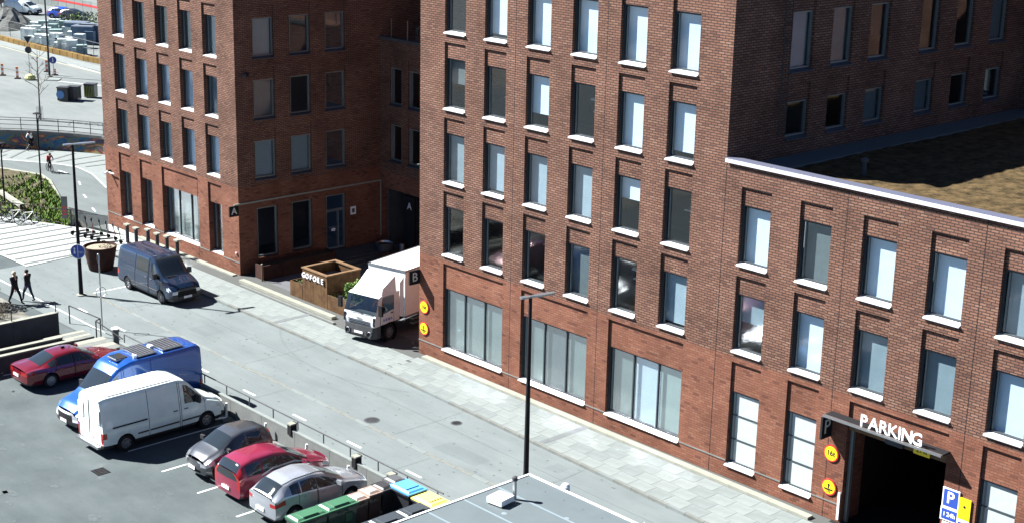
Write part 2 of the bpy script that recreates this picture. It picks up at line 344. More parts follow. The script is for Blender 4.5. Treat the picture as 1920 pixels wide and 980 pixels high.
for k in range(7000):
    t = .3+.7*rg.random(); s_ = rg.random()*.97; 
    if math.sin(t*31)*math.sin(s_*9+t*20) < -.25 and rg.random() < .8: continue
    x, y, z = bankpt(t, s_); a = rg.random()*6.28; hh = rg.uniform(.08, .32); ww = .09; dx, dy = math.cos(a)*ww, math.sin(a)*ww
    b.poly([(x-dx, y-dy, z), (x+dx, y+dy, z), (x+dy*1.5+rg.uniform(-.1, .1), y-dx*1.5, z+hh)], rg.random() < .35)
b.obj('grass_tufts', [M['gblade'], M['gblade2']], kind='stuff')
strip('bank_edging', [at(0, 361.8, -1.2), at(42, 389.5, -.6)], .35, [-1.1, -.5], 'pale', h=.12, kind='structure')
# carriageway: asphalt between kerb and separator, cycle lane beyond
def ky(x): return -3.08-.045*max(0, x)           # kerb line on the office side
xs = [-29, -20, -10, 0, 5, 10, 15, 20, 30, 60]
rb = MB()
for p, q in zip(xs[:-1], xs[1:]): rb.quad((p, -11.5, 0), (q, -11.5, 0), (q, ky(q), 0), (p, ky(p), 0))
road = rb.obj('road', M['road'], kind='structure')
rg = random.Random(5)
def pieces(n_name, parent, gen, mats, limit=300):
    """gen yields (size tuple, location, rotation z, material index); equal sizes share one mesh"""
    cache = {}; cnt = 0; rest = MB()
    for size, loc, rz, mi in gen:
        key = (size, mi)
        if key not in cache:
            bb = MB(); sx, sy, sz = size; c = .012
            bb.prism([(-sx/2, -sy/2), (sx/2, -sy/2), (sx/2, sy/2), (-sx/2, sy/2)], -.05, sz, 0); cache[key] = bb.mesh(n_name, M[mats[mi]])
        if cnt < limit: link(n_name, cache[key], parent, loc, (0, 0, rz))
        else:
            sx, sy, sz = size; rest.box((-sx/2, -sy/2, -.05), (sx/2, sy/2, sz), mi, Matrix.Translation(loc) @ Matrix.Rotation(rz, 4, 'Z'))
        cnt += 1
    if rest.v: rest.obj(n_name+'_rest', [M[m] for m in mats], parent, kind='stuff')
# flush granite separator row, 1 m stones
pieces('granite_stone', road, (((.985, .24, .012), (-21.3+i, -7.80, 0), rg.uniform(-.004, .004), int(rg.random() < .35)) for i in range(58)), ['granite', 'slab2'])
# painted marks
for i in range(-5, 8): sheet('lane_dash', [(.95+4.06*i, -9.64), (1.95+4.06*i, -9.64), (1.95+4.06*i, -9.53), (.95+4.06*i, -9.53)], .008, 'paint', None, road)
sheet('lane_line', [(-28.5, -10.62), (-14.6, -10.58), (-14.6, -10.48), (-28.5, -10.52)], .008, 'paint', None, road)
sheet('parking_line', [(-21.35, -7.9), (-21.25, -7.9), (-21.3, -3.1), (-21.4, -3.1)], .008, 'paint', None, road)
# kerb stones
kerb = MB().obj if False else None
pav = sheet('pavement', [(-28.25, -3.1), (0, -3.02), (17, -3.78), (40, -4.8), (40, 1.0), (-28.25, 1.0)], .085, 'grout')
def kerbgen():
    x = -21.0
    while x < 38:
        a = math.atan2(ky(x+.5)-ky(x-.5), 1); yield (.985, .16, .125), (x, ky(x)+.02, 0), a, int(rg.random() < .3); x += 1.0
pieces('kerb_stone', pav, kerbgen(), ['granite', 'slab2'])
def slabs():
    for r in range(4):
        x = -27.7+(.33 if r % 2 else 0)
        while x < 24:
            y0 = -.76 if x < -1 else -.52-.012*x; y1 = ky(x)+.10; d = (y0-y1)/4; a = math.atan2((ky(x+1)-ky(x))*(r+.5)/4, 1)
            yield (.985, round(d-.015, 2), .104), (x, y0-d*(r+.5), 0), a, int(rg.random() < .3)
            x += 1.0
pieces('paving_slab', pav, slabs(), ['slab', 'slab2'], 300)
for x0 in (-10.3, 10.75, 25.3): sheet('dark_paving_band', [(x0-.16, -2.95+.04*-max(0, x0)), (x0+.18, -2.95+.04*-max(0, x0)), (x0+.18, -.6), (x0-.16, -.6)], .112, 'stripe', None, pav)
# pale plinth kerb along the facade
def pl():
    x = -.5
    while x < 22.6: yield (.99, .34, .2), (x, -.30-.012*x, 0), -.012, 0; x += 1.0
pieces('plinth_kerb_stone', pav, pl(), ['pale', 'pale'])
def pl2():
    x = -29.5
    while x < -19: yield (.99, .3, .16), (x, .2, 0), 0, 0; x += 1.0
    x = -17.3
    while x < -8.6: yield (.99, .34, .24), (x, -.12-.0*x, 0), 0.02, 0; x += 1.0
    x = -16.6
    while x < -8: yield (.99, .16, .18), (x, -.62, 0), .02, 1; x += 1
pieces('step_kerb_stone', pav, pl2(), ['pale', 'granite'])
# courtyard paving between the two blocks
sheet('courtyard', [(-18.8, 1.0), (-1.74, 1.0), (-1.74, 40), (-18.8, 40)], .06, asphalt('court_paving', (.16, .165, .18), (.13, .135, .15), (.20, .2, .21)))
# striped plaza
pz = sheet('plaza', [(-34.4, 0.4), (-34.4, -1.4), (-36, -2.1), (-41.5, -4.7), (-50, -9.7), (-36, -9.3), (-31.9, -8.3), (-28.5, -8.2), (-28.9, -4.4), (-28.25, -1.8), (-28.25, .45)], .03, 'pslab')
for i in range(13):
    x0 = -43.6+i*1.2
    y0 = -9.2+.0 if x0 < -36 else (-9.2+(x0+36)*.25 if x0 < -31.9 else -8.1); y1 = -1.5 if x0 > -36 else -1.9+(x0+36)*.52
    if x0 > -30.4: y1 = -3.4
    if x0 > -28.9: break
    sheet('paving_stripe', [(x0, y0), (x0+.27, y0), (x0+.27, y1-.35), (x0, y1-.35)], .05, 'stripe', None, pz)
# car park
lotm = sheet('car_park', [(-12.2, -60), (60, -60), (60, -11.9), (-12.2, -11.9)], -.012, 'lot')
for x0 in (-12.0, -5.6, -2.8, -.03, 2.72, 5.47, 8.29, 11.05): sheet('bay_line', [(x0-.05, -17.35), (x0+.05, -17.35), (x0+.04, -12.4), (x0-.06, -12.4)], -.004, 'paint', None, lotm)
sheet('kerb_apron', [(-5, -12.35), (12, -12.35), (12, -11.95), (-5, -11.95)], -.002, 'conc', None, lotm)
# drain covers
def cover(loc, r, label):
    o = empty('manhole_cover', loc, label=label, cat='manhole cover')
    MB().lathe([(r+.07, 0), (r+.07, .006)], 24).obj('rim', M['concd'], o); 
    bb = MB().lathe([(r, 0), (r, .012)], 24); bb.obj('lid', M['concd'], o)
    for k in range(-3, 4):
        hw = math.sqrt(max(.01, r*r-(k*r/3.6)**2))*.85; MB().box((-hw, k*r/3.6-.02, .012), (hw, k*r/3.6+.02, .02)).obj('rib', M['black'], o)
cover((3.78, -7.28, .002), .30, 'round iron drain cover just beyond the granite strip in the road')
cover((6.48, -4.58, .002), .2, 'small iron drain cover in the road nearer the kerb')
o = empty('drain_grate', (1.12, -19.25, -.01), label='slotted iron drain grate set in the car park asphalt', cat='drain grate')
for k in range(5): MB().box((-.34+k*.14, -.28, 0), (-.24+k*.14, .28, .02)).obj('bar', M['black'], o)

# ------------------------------------------------------------------ building facades
class Wall:
    """frame: u along the wall, d depth into it, z up"""
    def __init__(s, kind, off): s.k = kind; s.o = off      # 'f' faces -y at y=off, 'r' faces +x at x=off, 'l' faces -x
    def P(s, u, d, z):
        return (u, s.o+d, z) if s.k == 'f' else ((s.o-d, u, z) if s.k == 'r' else (s.o+d, u, z))
    def rz(s): return 0 if s.k == 'f' else R(90)
def build_wall(W, name, parent, u0, u1, z0, z1, ops, mats, zsplit=None):
    us = sorted({u0, u1, *[o[k] for o in ops for k in ('u0', 'u1')]}); zs = sorted({z0, z1, *([zsplit] if zsplit else []), *[o[k] for o in ops for k in ('z0', 'zr')]})
    b = MB(); P = W.P
    mz = lambda z: 1 if (zsplit and z < zsplit) else 0
    for i in range(len(us)-1):
        for j in range(len(zs)-1):
            cu, cz = (us[i]+us[i+1])/2, (zs[j]+zs[j+1])/2
            if any(o['u0'] < cu < o['u1'] and o['z0'] < cz < o['zr'] for o in ops): continue
            b.quad(P(us[i], 0, zs[j]), P(us[i+1], 0, zs[j]), P(us[i+1], 0, zs[j+1]), P(us[i], 0, zs[j+1]), mz(cz))
    for o in ops:
        a, c, lo, t, zr, rd, dp = o['u0'], o['u1'], o['z0'], o['z1'], o['zr'], .09, o.get('dep', .24)+.05; k = mz(lo+.1)
        for u in (a, c):
            b.quad(P(u, 0, lo), P(u, dp, lo), P(u, dp, t), P(u, 0, t), k+2)
            if zr > t: b.quad(P(u, 0, t), P(u, rd, t), P(u, rd, zr), P(u, 0, zr), k+2)
        if zr > t:
            b.quad(P(a, rd, t), P(c, rd, t), P(c, rd, zr), P(a, rd, zr), k); b.quad(P(a, 0, zr), P(c, 0, zr), P(c, rd, zr), P(a, rd, zr), k)
            b.quad(P(a, rd, t), P(c, rd, t), P(c, dp, t), P(a, dp, t), k)
        else: b.quad(P(a, 0, t), P(c, 0, t), P(c, dp, t), P(a, dp, t), k)
        b.quad(P(a, 0, lo), P(c, 0, lo), P(c, dp, lo), P(a, dp, lo), k)
    return b.obj(name, list(mats)+([M['byu'], M['byl']] if W.k == 'f' else [M['bxu'], M['bxl']]), parent)
WM = {}
def win_mesh(kind, w_, h_, nd=1, hbars=0, fm='frame'):
    key = (kind, w_, h_, nd, hbars, fm)
    if key in WM: return WM[key]
    b = MB(); fw = .075
    if kind == 'frame':
        f = .09
        for a, c in (((0, -f, 0), (fw, .03, h_)), ((w_-fw, -f, 0), (w_, .03, h_)), ((fw, -f, 0), (w_-fw, .03, fw)), ((fw, -f, h_-fw), (w_-fw, .03, h_))): b.box(a, c)
        me = b.mesh('window', M[fm])
    elif kind == 'casement': b.box((0, -.05, fw+.02), (.035, .02, h_-fw-.02)); b.box((.035, -.05, fw+.02), (.05, .02, h_-fw-.02)); me = b.mesh('casement', M['frame_l'])
    elif kind == 'mullion': b.box((-.03, -.07, fw), (.03, .03, h_-fw)); me = b.mesh('mullion', M[fm])
    elif kind == 'bar': b.box((fw, -.05, -.03), (w_-fw, .03, .03)); me = b.mesh('bar', M['frame'])
    elif kind in ('pane', 'spane'): b.box((0, -.006, 0), (w_, .006, h_)); me = b.mesh('pane', M['glass' if kind == 'pane' else 'sglass'])
    elif kind == 'sill':
        b.v = [(0, -.34, -.02), (w_, -.34, -.02), (w_, -.09, .075), (0, -.09, .075), (0, -.34, -.055), (w_, -.34, -.055), (w_, -.09, -.0), (0, -.09, -.0)]
        b.f = [(0, 1, 2, 3), (4, 5, 1, 0), (0, 3, 7, 4), (1, 5, 6, 2), (4, 7, 6, 5)]; b.mi = [0]*5; me = b.mesh('sill', M['sill' if fm == 'frame' else 'sill_shaded'])
    else:
        b.box((0, 0, 0), (w_, .008, h_)); 
        if 'blind' in kind: b.box((0, -.012, -.025), (w_, .016, 0))
        me = b.mesh('blind' if 'blind' in kind else 'panel', M[kind])
    WM[key] = me; return me
W3 = []
M['curtain2'] = mat('frosted_film_pale', (.30, .40, .385), .6, noise=.12, scale=1.2)
def window(W, parent, o, cover='none', drop=1.0, nd=1, hbars=0, fm='frame', sill=True, vis=None):
    """cover: blind kind; drop: share of the height it hangs down"""
    w_, h_ = round(o['u1']-o['u0'], 3), round(o['z1']-o['z0']-.08, 3); dp = o.get('dep', .24)
    u = o['u0']; 
    if W.k == 'f': loc = (u, W.o+dp, o['z0']+.08); rz = 0
    elif W.k == 'r': loc = (W.o-dp, u, o['z0']+.08); rz = R(90)
    f = link('window', win_mesh('frame', w_, h_, fm=fm), parent, loc, (0, 0, rz))
    link('pane', win_mesh('spane' if o['z0'] < 1.5 and W.k == 'f' else 'pane', round(w_-.15, 3), round(h_-.15, 3)), f, (.075, 0, .075))
    link('casement', win_mesh('casement', w_, h_), f, (.16, 0, 0))
    for k in range(1, nd): link('mullion', win_mesh('mullion', w_, h_, fm=fm), f, (w_*k/nd, 0, 0))
    for k in range(1, hbars+1): link('bar', win_mesh('bar', w_, h_), f, (0, 0, h_*k/(hbars+1)))
    if sill: link('sill', win_mesh('sill', w_, h_, fm=fm), f, (0, 0, -.06) if dp > .2 else (0, .0, -.06))
    if nd > 1 and cover == 'curtain':
        W3.append(f); n3 = len(W3)-1; kinds = [['curtain']*3, ['curtain', 'blind_d', 'curtain'], ['curtain', 'blind_w', 'curtain2'], ['curtain2', 'curtain', 'curtain']][n3 % 4]
        for k in range(3): link('curtain', win_mesh(kinds[k], round(w_/3-.04, 3), round(h_-.12, 3)), f, (.02+w_*k/3, .125, .06))
    elif cover != 'none':
        bh = round((h_-.12)*drop, 3); link('blind' if 'blind' in cover or cover == 'curtain' else 'panel', win_mesh(cover, round(w_-.1, 3), bh), f, (.05, .125 if cover != 'frost' else -.02, h_-.06-bh))
    return f
def joint(W, parent, u, z0, z1):
    b = MB(); P = W.P
    a = P(u-.012, -.003, z0); c = P(u+.012, .02, z1); b.box([min(x, y) for x, y in zip(a, c)], [max(x, y) for x, y in zip(a, c)]); b.obj('expansion_joint', M['black'], parent)
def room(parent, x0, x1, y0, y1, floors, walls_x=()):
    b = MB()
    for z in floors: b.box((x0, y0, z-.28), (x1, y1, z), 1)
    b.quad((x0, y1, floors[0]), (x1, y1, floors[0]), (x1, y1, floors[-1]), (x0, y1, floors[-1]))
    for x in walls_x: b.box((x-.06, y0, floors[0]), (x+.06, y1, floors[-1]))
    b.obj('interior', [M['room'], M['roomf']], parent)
# ---- building B (near office block with low wing)
B = empty('office_building', (0, 0, 0), label='near red brick office block with letter B sign and PARKING entrance wing', cat='building', group='brick office buildings on the street')
WF = Wall('f', 0.0)
ops = []; specs = []
cov = {(0, 0): ('blind_w', .28), (0, 1): ('blind_w', .93), (0, 2): ('blind_w', 1), (0, 3): ('blind_w', 1), (0, 4): ('blind_w', 1), (0, 5): ('blind_w', 1),
       (1, 0): ('blind_d', .5), (1, 1): ('none', 1), (1, 2): ('blind_w', .76), (1, 3): ('none', 1), (1, 4): ('blind_w', 1), (1, 5): ('blind_w', .9),
       (2, 0): ('blind_g', 1), (2, 1): ('blind_m', .96), (2, 2): ('blind_m', 1), (2, 3): ('blind_m', 1), (2, 4): ('blind_w', .42), (2, 5): ('none', 1),
       (3, 0): ('none', 1), (3, 1): ('none', 1), (3, 2): ('none', 1), (3, 3): ('blind_d', 1), (3, 4): ('none', .2), (3, 5): ('blind_m', .95)}
zb = [16.44, 12.83, 9.24, 5.63]
for r, z in enumerate(zb):
    for c in range(6):
        u = .06+2.813*c; o = dict(u0=round(u, 3), u1=round(u+1.48, 3), z0=z, z1=z+2.43, zr=z+3.18); ops.append(o); specs.append((o, *cov[(r, c)], 1, 0))
for c, u in enumerate((.1, 5.68, 11.28)):
    o = dict(u0=u, u1=u+4.32, z0=.79, z1=3.95, zr=5.2); ops.append(o); specs.append((o, 'curtain', 1, 3, 0))
def shelf_fit(f, seed, green=False):
    rg = random.Random(seed)
    for k in range(3):
        z = rg.uniform(.35, 1.6); x = rg.uniform(.1, .6); MB().box((x, .9, z), (x+rg.uniform(.5, .8), 1.3, z+.05)).obj('shelf', M['white_metal'], f)
    for k in range(3): x = rg.uniform(.3, 1.1); z = rg.uniform(.2, 1.5); MB().box((x, 1.0, z), (x+.16, 1.1, z+rg.uniform(.1, .3))).obj('shelf_item', mat('interior_green', (.02, .3, .06)) if green else M[rg.choice(['white', 'blind_g', 'wood'])], f)
wallB = build_wall(WF, 'wall', B, -1.74, 17.31, 0, 20.35, ops, [M['bxu'], M['bxl']], 5.35)
for i_, (o, cv, dr, nd, hb) in enumerate(specs):
    f_ = window(WF, B, o, cv, dr, nd, hb)
    if cv == 'none': shelf_fit(f_, i_, i_ == 7)
for u in (4.94, 10.58): joint(WF, B, u, 0, 20.3)
MB().box((-1.9, -.16, 20.35), (17.4, .5, 20.5)).obj('parapet_coping', M['coping'], B)
# wing
ops = []; specs = []
cw = [('blind_w', 1), ('blind_d', 1), ('blind_w', 1), ('blind_w', 1), ('blind_g', 1), ('blind_w', 1), ('blind_g', .5), ('blind_w', 1), ('blind_g', 1), ('blind_g', 1), ('blind_w', 1), ('blind_w', 1)]
for r, z in enumerate((9.22, 5.6)):
    for c in range(6):
        u = 18.16+2.857*c; o = dict(u0=round(u, 3), u1=round(u+1.48, 3), z0=z, z1=z+2.43, zr=z+3.17); ops.append(o); specs.append((o, *cw[r*6+c], 1, 0))
for u in (18.2, 21.02, 29.6, 32.4):
    o = dict(u0=u, u1=u+1.5, z0=.66, z1=3.88, zr=5.15); ops.append(o); specs.append((o, 'frost', 1, 1, 2))
gar = dict(u0=23.95, u1=28.24, z0=-.05, z1=3.98, zr=5.15, dep=1.2); ops.append(gar)
build_wall(WF, 'wall', B, 17.31, 36, -.05, 13.3, ops, [M['bxu'], M['bxl']], 5.35)
for o, cv, dr, nd, hb in specs: window(WF, B, o, cv, dr, nd, hb, sill=True)
for u in (17.33, 23.14, 28.85): joint(WF, B, u, 0, 13.25)
# ledge band line at the plinth
b = MB()
for a, c in ((-1.74, .1), (4.42, 5.68), (10.0, 11.28), (15.6, 18.2), (19.7, 21.02), (22.52, 23.9), (28.3, 29.6)): b.box((a, -.025, .80), (c, .01, .85))
b.obj('plinth_ledge', M['granite'], B, kind='stuff')
bb = MB(); bb.box((17.33, -.10, 13.3), (36, .34, 13.44)); bb.obj('parapet_coping', M['coping'], B); MB().box((17.33, -.125, 13.26), (36, -.10, 13.40)).obj('coping_drip_edge', M['coping_w'], B)
MB().box((17.32, .34, 12.9), (36, .5, 13.38)).obj('parapet', M['concd'], B)
g = MB(); 
for i in range(36):
    for j in range(44):
        def h(a, c): return 12.93+.05*math.sin(a*1.7+c)*math.cos(c*1.3-a*.6)
        x0, y0 = 18.75+i*.5, .5+j*.5; g.quad((x0, y0, h(i, j)), (x0+.5, y0, h(i+1, j)), (x0+.5, y0+.5, h(i+1, j+1)), (x0, y0+.5, h(i, j+1)))
roofw = g.obj('roof', M['sedum'], B, smooth=True)
MB().box((17.3, .5, 12.8), (18.75, 22.4, 12.98)).obj('gravel_margin', M['membrane'], B)
MB().lathe([(.09, 0), (.09, .55), (.15, .56), (.15, .68), (.05, .74)], 14).obj('roof_vent', M['concd'], B, loc=(21.3, 3.6, 12.9))
# tall block side wall above the wing
WS = Wall('r', 17.31); ops = []; sp = []
for r, (z, h_) in enumerate(((13.66, 1.55), (16.45, 2.43))):
    for c, u in enumerate((3.68, 6.42, 9.12, 13.05, 15.95, 18.95)):
        o = dict(u0=u, u1=u+1.5, z0=z, z1=z+h_, zr=z+h_+(.72 if r == 0 else .7)); ops.append(o); sp.append((o, [['none', 'none', 'blind_d', 'blind_d', 'none', 'none'], ['blind_g', 'blind_d', 'none', 'none', 'none', 'blind_d']][r][c]))
build_wall(WS, 'wall', B, 0, 22.5, 12.9, 20.35, ops, [M['byu'], M['byl']])
for o, cv in sp: window(WS, B, o, cv, 1, fm='frame_l')
MB().box((16.9, .5, 20.35), (17.42, 22.5, 20.5)).obj('parapet_coping', M['coping'], B)
WK = Wall('f', 22.5); o1 = dict(u0=18.6, u1=20.2, z0=13.4, z1=16.2, zr=16.2); build_wall(WK, 'wall', B, 17.31, 36, 12.9, 20.35, [o1], [M['bxu'], M['bxl']]); window(WK, B, o1, 'none')
MB().box((35.9, 0, 0), (36, 22.5, 13.3)).obj('wall', M['byl'], B)
build_wall(Wall('l', -1.74), 'wall', B, 0, 22.5, 0, 20.35, [], [M['byu'], M['byl']], 5.35)
MB().box((-1.7, .5, 20.3), (17.0, 22.5, 20.34)).obj('roof', M['membrane'], B)
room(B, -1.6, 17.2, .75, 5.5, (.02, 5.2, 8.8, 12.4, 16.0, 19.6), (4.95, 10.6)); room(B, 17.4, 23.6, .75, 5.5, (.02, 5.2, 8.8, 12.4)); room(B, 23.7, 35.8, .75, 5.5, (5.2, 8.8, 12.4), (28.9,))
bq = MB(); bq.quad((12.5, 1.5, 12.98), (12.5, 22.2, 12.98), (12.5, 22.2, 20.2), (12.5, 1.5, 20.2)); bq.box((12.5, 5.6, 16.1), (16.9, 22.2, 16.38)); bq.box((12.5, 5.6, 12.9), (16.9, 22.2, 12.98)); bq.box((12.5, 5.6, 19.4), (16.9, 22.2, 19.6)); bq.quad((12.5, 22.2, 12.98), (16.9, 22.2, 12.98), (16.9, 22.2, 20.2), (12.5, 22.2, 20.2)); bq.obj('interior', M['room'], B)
# garage interior, jambs
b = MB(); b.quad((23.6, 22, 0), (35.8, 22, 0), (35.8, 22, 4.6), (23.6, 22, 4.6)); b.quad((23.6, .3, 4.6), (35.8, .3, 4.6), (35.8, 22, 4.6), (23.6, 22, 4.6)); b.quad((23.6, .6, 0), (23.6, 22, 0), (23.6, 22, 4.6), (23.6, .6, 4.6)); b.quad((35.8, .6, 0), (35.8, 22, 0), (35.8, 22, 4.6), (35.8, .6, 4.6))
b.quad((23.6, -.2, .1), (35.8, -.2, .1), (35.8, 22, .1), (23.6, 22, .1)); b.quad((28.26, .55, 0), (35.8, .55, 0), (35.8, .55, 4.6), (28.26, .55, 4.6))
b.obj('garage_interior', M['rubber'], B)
MB().box((23.98, .2, .1), (24.12, .34, 3.98)).obj('door_jamb', M['frame_l'], B)
MB().box((23.8, -.035, .2), (23.9, -.002, 1.35)).obj('corner_guard', M['white_metal'], B)
MB().box((24.0, .06, 4.0), (28.2, .2, 4.42)).obj('lintel_panel', M['wood'], B)
MB().box((25.7, -.1, 4.02), (26.45, .06, 4.35)).obj('intercom_box', M['concd'], B)
# canopy beam with PARKING letters
can = empty('parking_sign', (0, 0, 0), label='white PARKING letters standing on a thin dark canopy beam over the garage entrance', cat='sign')
MB().box((23.2, -.62, 4.45), (28.35, -.50, 4.53)).obj('canopy_edge', M['steel'], can)
MB().box((23.2, -.50, 4.46), (28.35, -.01, 4.52)).obj('canopy_plate', M['black'], can)
for k, ch in enumerate('PARKING'):
    x = 24.98+[.0, .44, .86, 1.26, 1.56, 1.88, 2.30][k]
    text('letter', ch, .66, M['white'], can, (x, -.52, 4.77), FY, .05, .008)
def board_sign(ch, x, y0, y1, z0, z1, label):
    s = empty('projecting_sign', (x, y1, z0), label=label, cat='sign')
    MB().box((-.09, y0-y1, 0), (.0, 0, z1-z0)).obj('board', M['black'], s)
    text('letter', ch, (z1-z0)*.9, mat('letter_cream', (.55, .56, .5), .5), s, (.008, (y0-y1)/2, (z1-z0)/2), FX, .01, .004)
    return s
board_sign('B', -1.66, -.68, -.02, 3.78, 4.5, 'black projecting sign with letter B at the corner behind the truck box')
board_sign('P', 23.26, -.66, -.02, 3.52, 4.42, 'black projecting sign with letter P left of the garage entrance')
def round_sign(x, z, label, txt):
    s = empty('yellow_sign', (x, -.03, z), label=label, cat='sign', group='round yellow signs on the brick wall')
    T = Matrix.Rotation(R(90), 4, 'X')
    MB().lathe([(.34, -.02), (.34, .02)], 28, T=T).obj('rim', M['red'], s); MB().lathe([(.285, -.02), (.285, .026)], 28, T=T).obj('disc', M['yellow'], s)
    if txt == '16t': text('letters', '16t', .30, M['black'], s, (0, -.03, 0), FY, .004, .008)
    else:
        MB().box((-.2, -.034, -.12), (.2, -.028, -.06)).obj('symbol', M['black'], s); MB().lathe([(.05, 0), (.05, .006)], 12, T=Matrix.Translation((0, -.028, .1)) @ T).obj('symbol', M['black'], s)
        MB().box((-.03, -.034, -.04), (.03, -.028, .06)).obj('symbol', M['black'], s); text('letters', '3,5t', .12, M['black'], s, (0, -.03, -.18), FY, .004, .003)
round_sign(-1.31, 2.63, 'upper yellow disc with red rim under the letter B sign', '16t'); round_sign(-1.31, 1.5, 'lower yellow disc with red rim near the plinth beside the truck', 'x')
round_sign(23.34, 2.82, 'upper yellow disc with red rim left of the garage door', '16t'); round_sign(23.36, 1.42, 'lower yellow disc with red rim left of the garage door', 'x')
s = empty('height_limit_plate', (27.25, -.02, 4.18), label='small yellow plate hanging under the canopy at the right of the garage door', cat='sign')
MB().box((-.34, -.06, -.16), (.34, -.03, .16)).obj('plate', M['yellow'], s); text('letters', '2,1 m', .2, M['black'], s, (0, -.066, 0), FY, .004, .003)
s = empty('parking_info_sign', (28.62, -.03, 2.3), label='blue and white parking sign with large P on the brick right of the garage door', cat='sign')
MB().box((-.36, -.03, .1), (.33, 0, .85)).obj('panel', M['white'], s); MB().box((-.31, -.036, .15), (.28, -.03, .8)).obj('blue_field', M['blue'], s)
text('letter', 'P', .62, M['white'], s, (-.02, -.042, .48), FY, .006, .012)
MB().box((-.38, -.028, -.42), (.34, 0, .08)).obj('panel', M['white'], s); MB().box((-.33, -.034, -.37), (.29, -.028, .03)).obj('blue_field', M['blue'], s)
text('letters', 'i 24h', .24, M['white'], s, (0, -.04, -.17), FY, .004, .006)
s = empty('notice_board', (29.18, -.03, 2.15), label='narrow yellow notice board with white strip beside the blue parking sign', cat='sign')
MB().box((-.24, -.03, 0), (.24, 0, .82)).obj('panel', M['yellow'], s); MB().box((-.24, -.03, -.32), (.24, 0, -.01)).obj('panel', M['white'], s); MB().box((-.2, -.034, -.22), (.2, -.03, -.12)).obj('text_bar', M['blue'], s); MB().lathe([(.05, 0), (.05, .01)], 10, T=Matrix.Translation((0, -.03, .5)) @ Matrix.Rotation(R(90), 4, 'X')).obj('symbol', M['black'], s)
s = empty('warning_plate', (28.6, -.03, 1.62), label='small white and red plate below the blue parking sign', cat='sign'); MB().box((-.25, -.03, 0), (.25, 0, .2)).obj('plate', M['white'], s); MB().box((-.2, -.034, .05), (.2, -.03, .13)).obj('stripe', M['red'], s)
# steel ladder on the shaded side wall
s = empty('roof_ladder', (17.36, 3.2, 13.9), label='thin steel ladder fixed to the shaded brick wall above the green roof', cat='ladder')
for y in (-.22, .22): MB().box((.1, y-.015, 0), (.13, y+.015, 6.3)).obj('rail', M['frame'], s)
for k in range(20): MB().box((.1, -.22, .2+k*.3), (.13, .22, .22+k*.3)).obj('rung', M['frame'], s)

# ---- building A
A = empty('office_building', (-18.84, .49, 0), label='left red brick office block with letter A sign and shaded courtyard entrance', cat='building', group='brick office buildings on the street')
AX, AY = -18.84, .49
Ap = empty  # parts are placed in world terms below, relative to the building origin
class WallA(Wall): pass
def shift(o): o.location = Vector(o.location)-Vector((AX, AY, 0)); return o
WA = Wall('f', AY); ops = []; sp = []
cva = ['blind_w', 'blind_d', 'blind_d', 'blind_d', 'blind_g', 'blind_g', 'blind_w', 'blind_w', 'blind_w', 'blind_g', 'blind_g', 'blind_w', 'blind_g', 'blind_w', 'blind_w']
for r, z in enumerate((12.64, 9.13, 5.6)):
    for c in range(5):
        u = -32.78+2.653*c; o = dict(u0=round(u, 3), u1=round(u+1.45, 3), z0=z, z1=z+2.38, zr=z+3.06, dep=.34); ops.append(o); sp.append((o, cva[r*5+c], 1, 0))
for c in range(5):
    u = -32.78+2.653*c; o = dict(u0=round(u, 3), u1=round(u+1.45, 3), z0=16.2, z1=18.58, zr=19.2); ops.append(o); sp.append((o, 'blind_g', 1, 0))
for u, wd, nd in ((-32.75, 1.48, 1), (-30.1, 1.48, 1), (-27.42, 4.2, 3), (-22.1, 1.46, 1)):
    o = dict(u0=u, u1=u+wd, z0=.86, z1=3.95, zr=5.13, dep=.42); ops.append(o); sp.append((o, 'curtain' if nd == 3 or u < -28 else 'none', nd, 0))
shift(build_wall(WA, 'wall', A, -34.55, AX, 0, 20, ops, [M['bxu'], M['bxl']], 5.3))
for o, cv, nd, hb in sp: shift(window(WA, A, o, cv, 1, nd))
for u in (-23.3,): 
    b = MB(); b.box((u-.012-AX, -.003, 0), (u+.012-AX, .02, 3.9+1)); b.obj('expansion_joint', M['black'], A)
b = MB(); b.box((-34.55-AX, -.025, .86), (-32.75-AX, .0, .92)); b.box((-31.27-AX, -.025, .86), (-30.1-AX, .0, .92)); b.box((-28.6-AX, -.025, .86), (-27.42-AX, 0, .92)); b.box((-23.2-AX, -.025, .84), (-22.1-AX, 0, .9)); b.box((-20.6-AX, -.025, .82), (0, 0, .88)); b.obj('plinth_ledge', M['granite'], A, kind='stuff')
WR = Wall('r', AX); ops = []; sp = []
for r, z in enumerate((12.72, 9.17, 5.62)):
    for c, u in enumerate((1.68, 4.22, 6.76)):
        o = dict(u0=u, u1=u+1.5, z0=z, z1=z+2.3, zr=z+3.0); ops.append(o); sp.append((o, [['blind_g', 'none', 'none'], ['blind_d', 'none', 'none'], ['blind_g', 'blind_g', 'none']][r][c], 'frame_l'))
for u, z0 in ((1.72, .86), (4.2, .86), (6.72, .42)):
    o = dict(u0=u, u1=u+1.5, z0=z0, z1=3.92, zr=4.0); ops.append(o); sp.append((o, 'none', 'frame_l'))
shift(build_wall(WR, 'wall', A, AY, 10.9, 0, 20, ops, [M['byu'], M['byl']], 5.3))
for o, cv, fm in sp:
    f = shift(window(WR, A, o, cv, 1, fm=fm, sill=o['z0'] > 5))
    if o['z0'] < .5:
        f.name = 'entrance_door'; MB().box((.08, -.07, 2.35), (1.42, .03, 2.5)).obj('transom', M['frame_l'], f); MB().box((.98, -.07, 0), (1.08, .03, 2.4)).obj('post', M['frame_l'], f); MB().box((.3, -.10, 1.35), (.95, -.07, 1.41)).obj('push_bar', M['steel'], f); MB().box((.5, -.085, 1.12), (.78, -.075, 1.3)).obj('notice', M['white'], f)
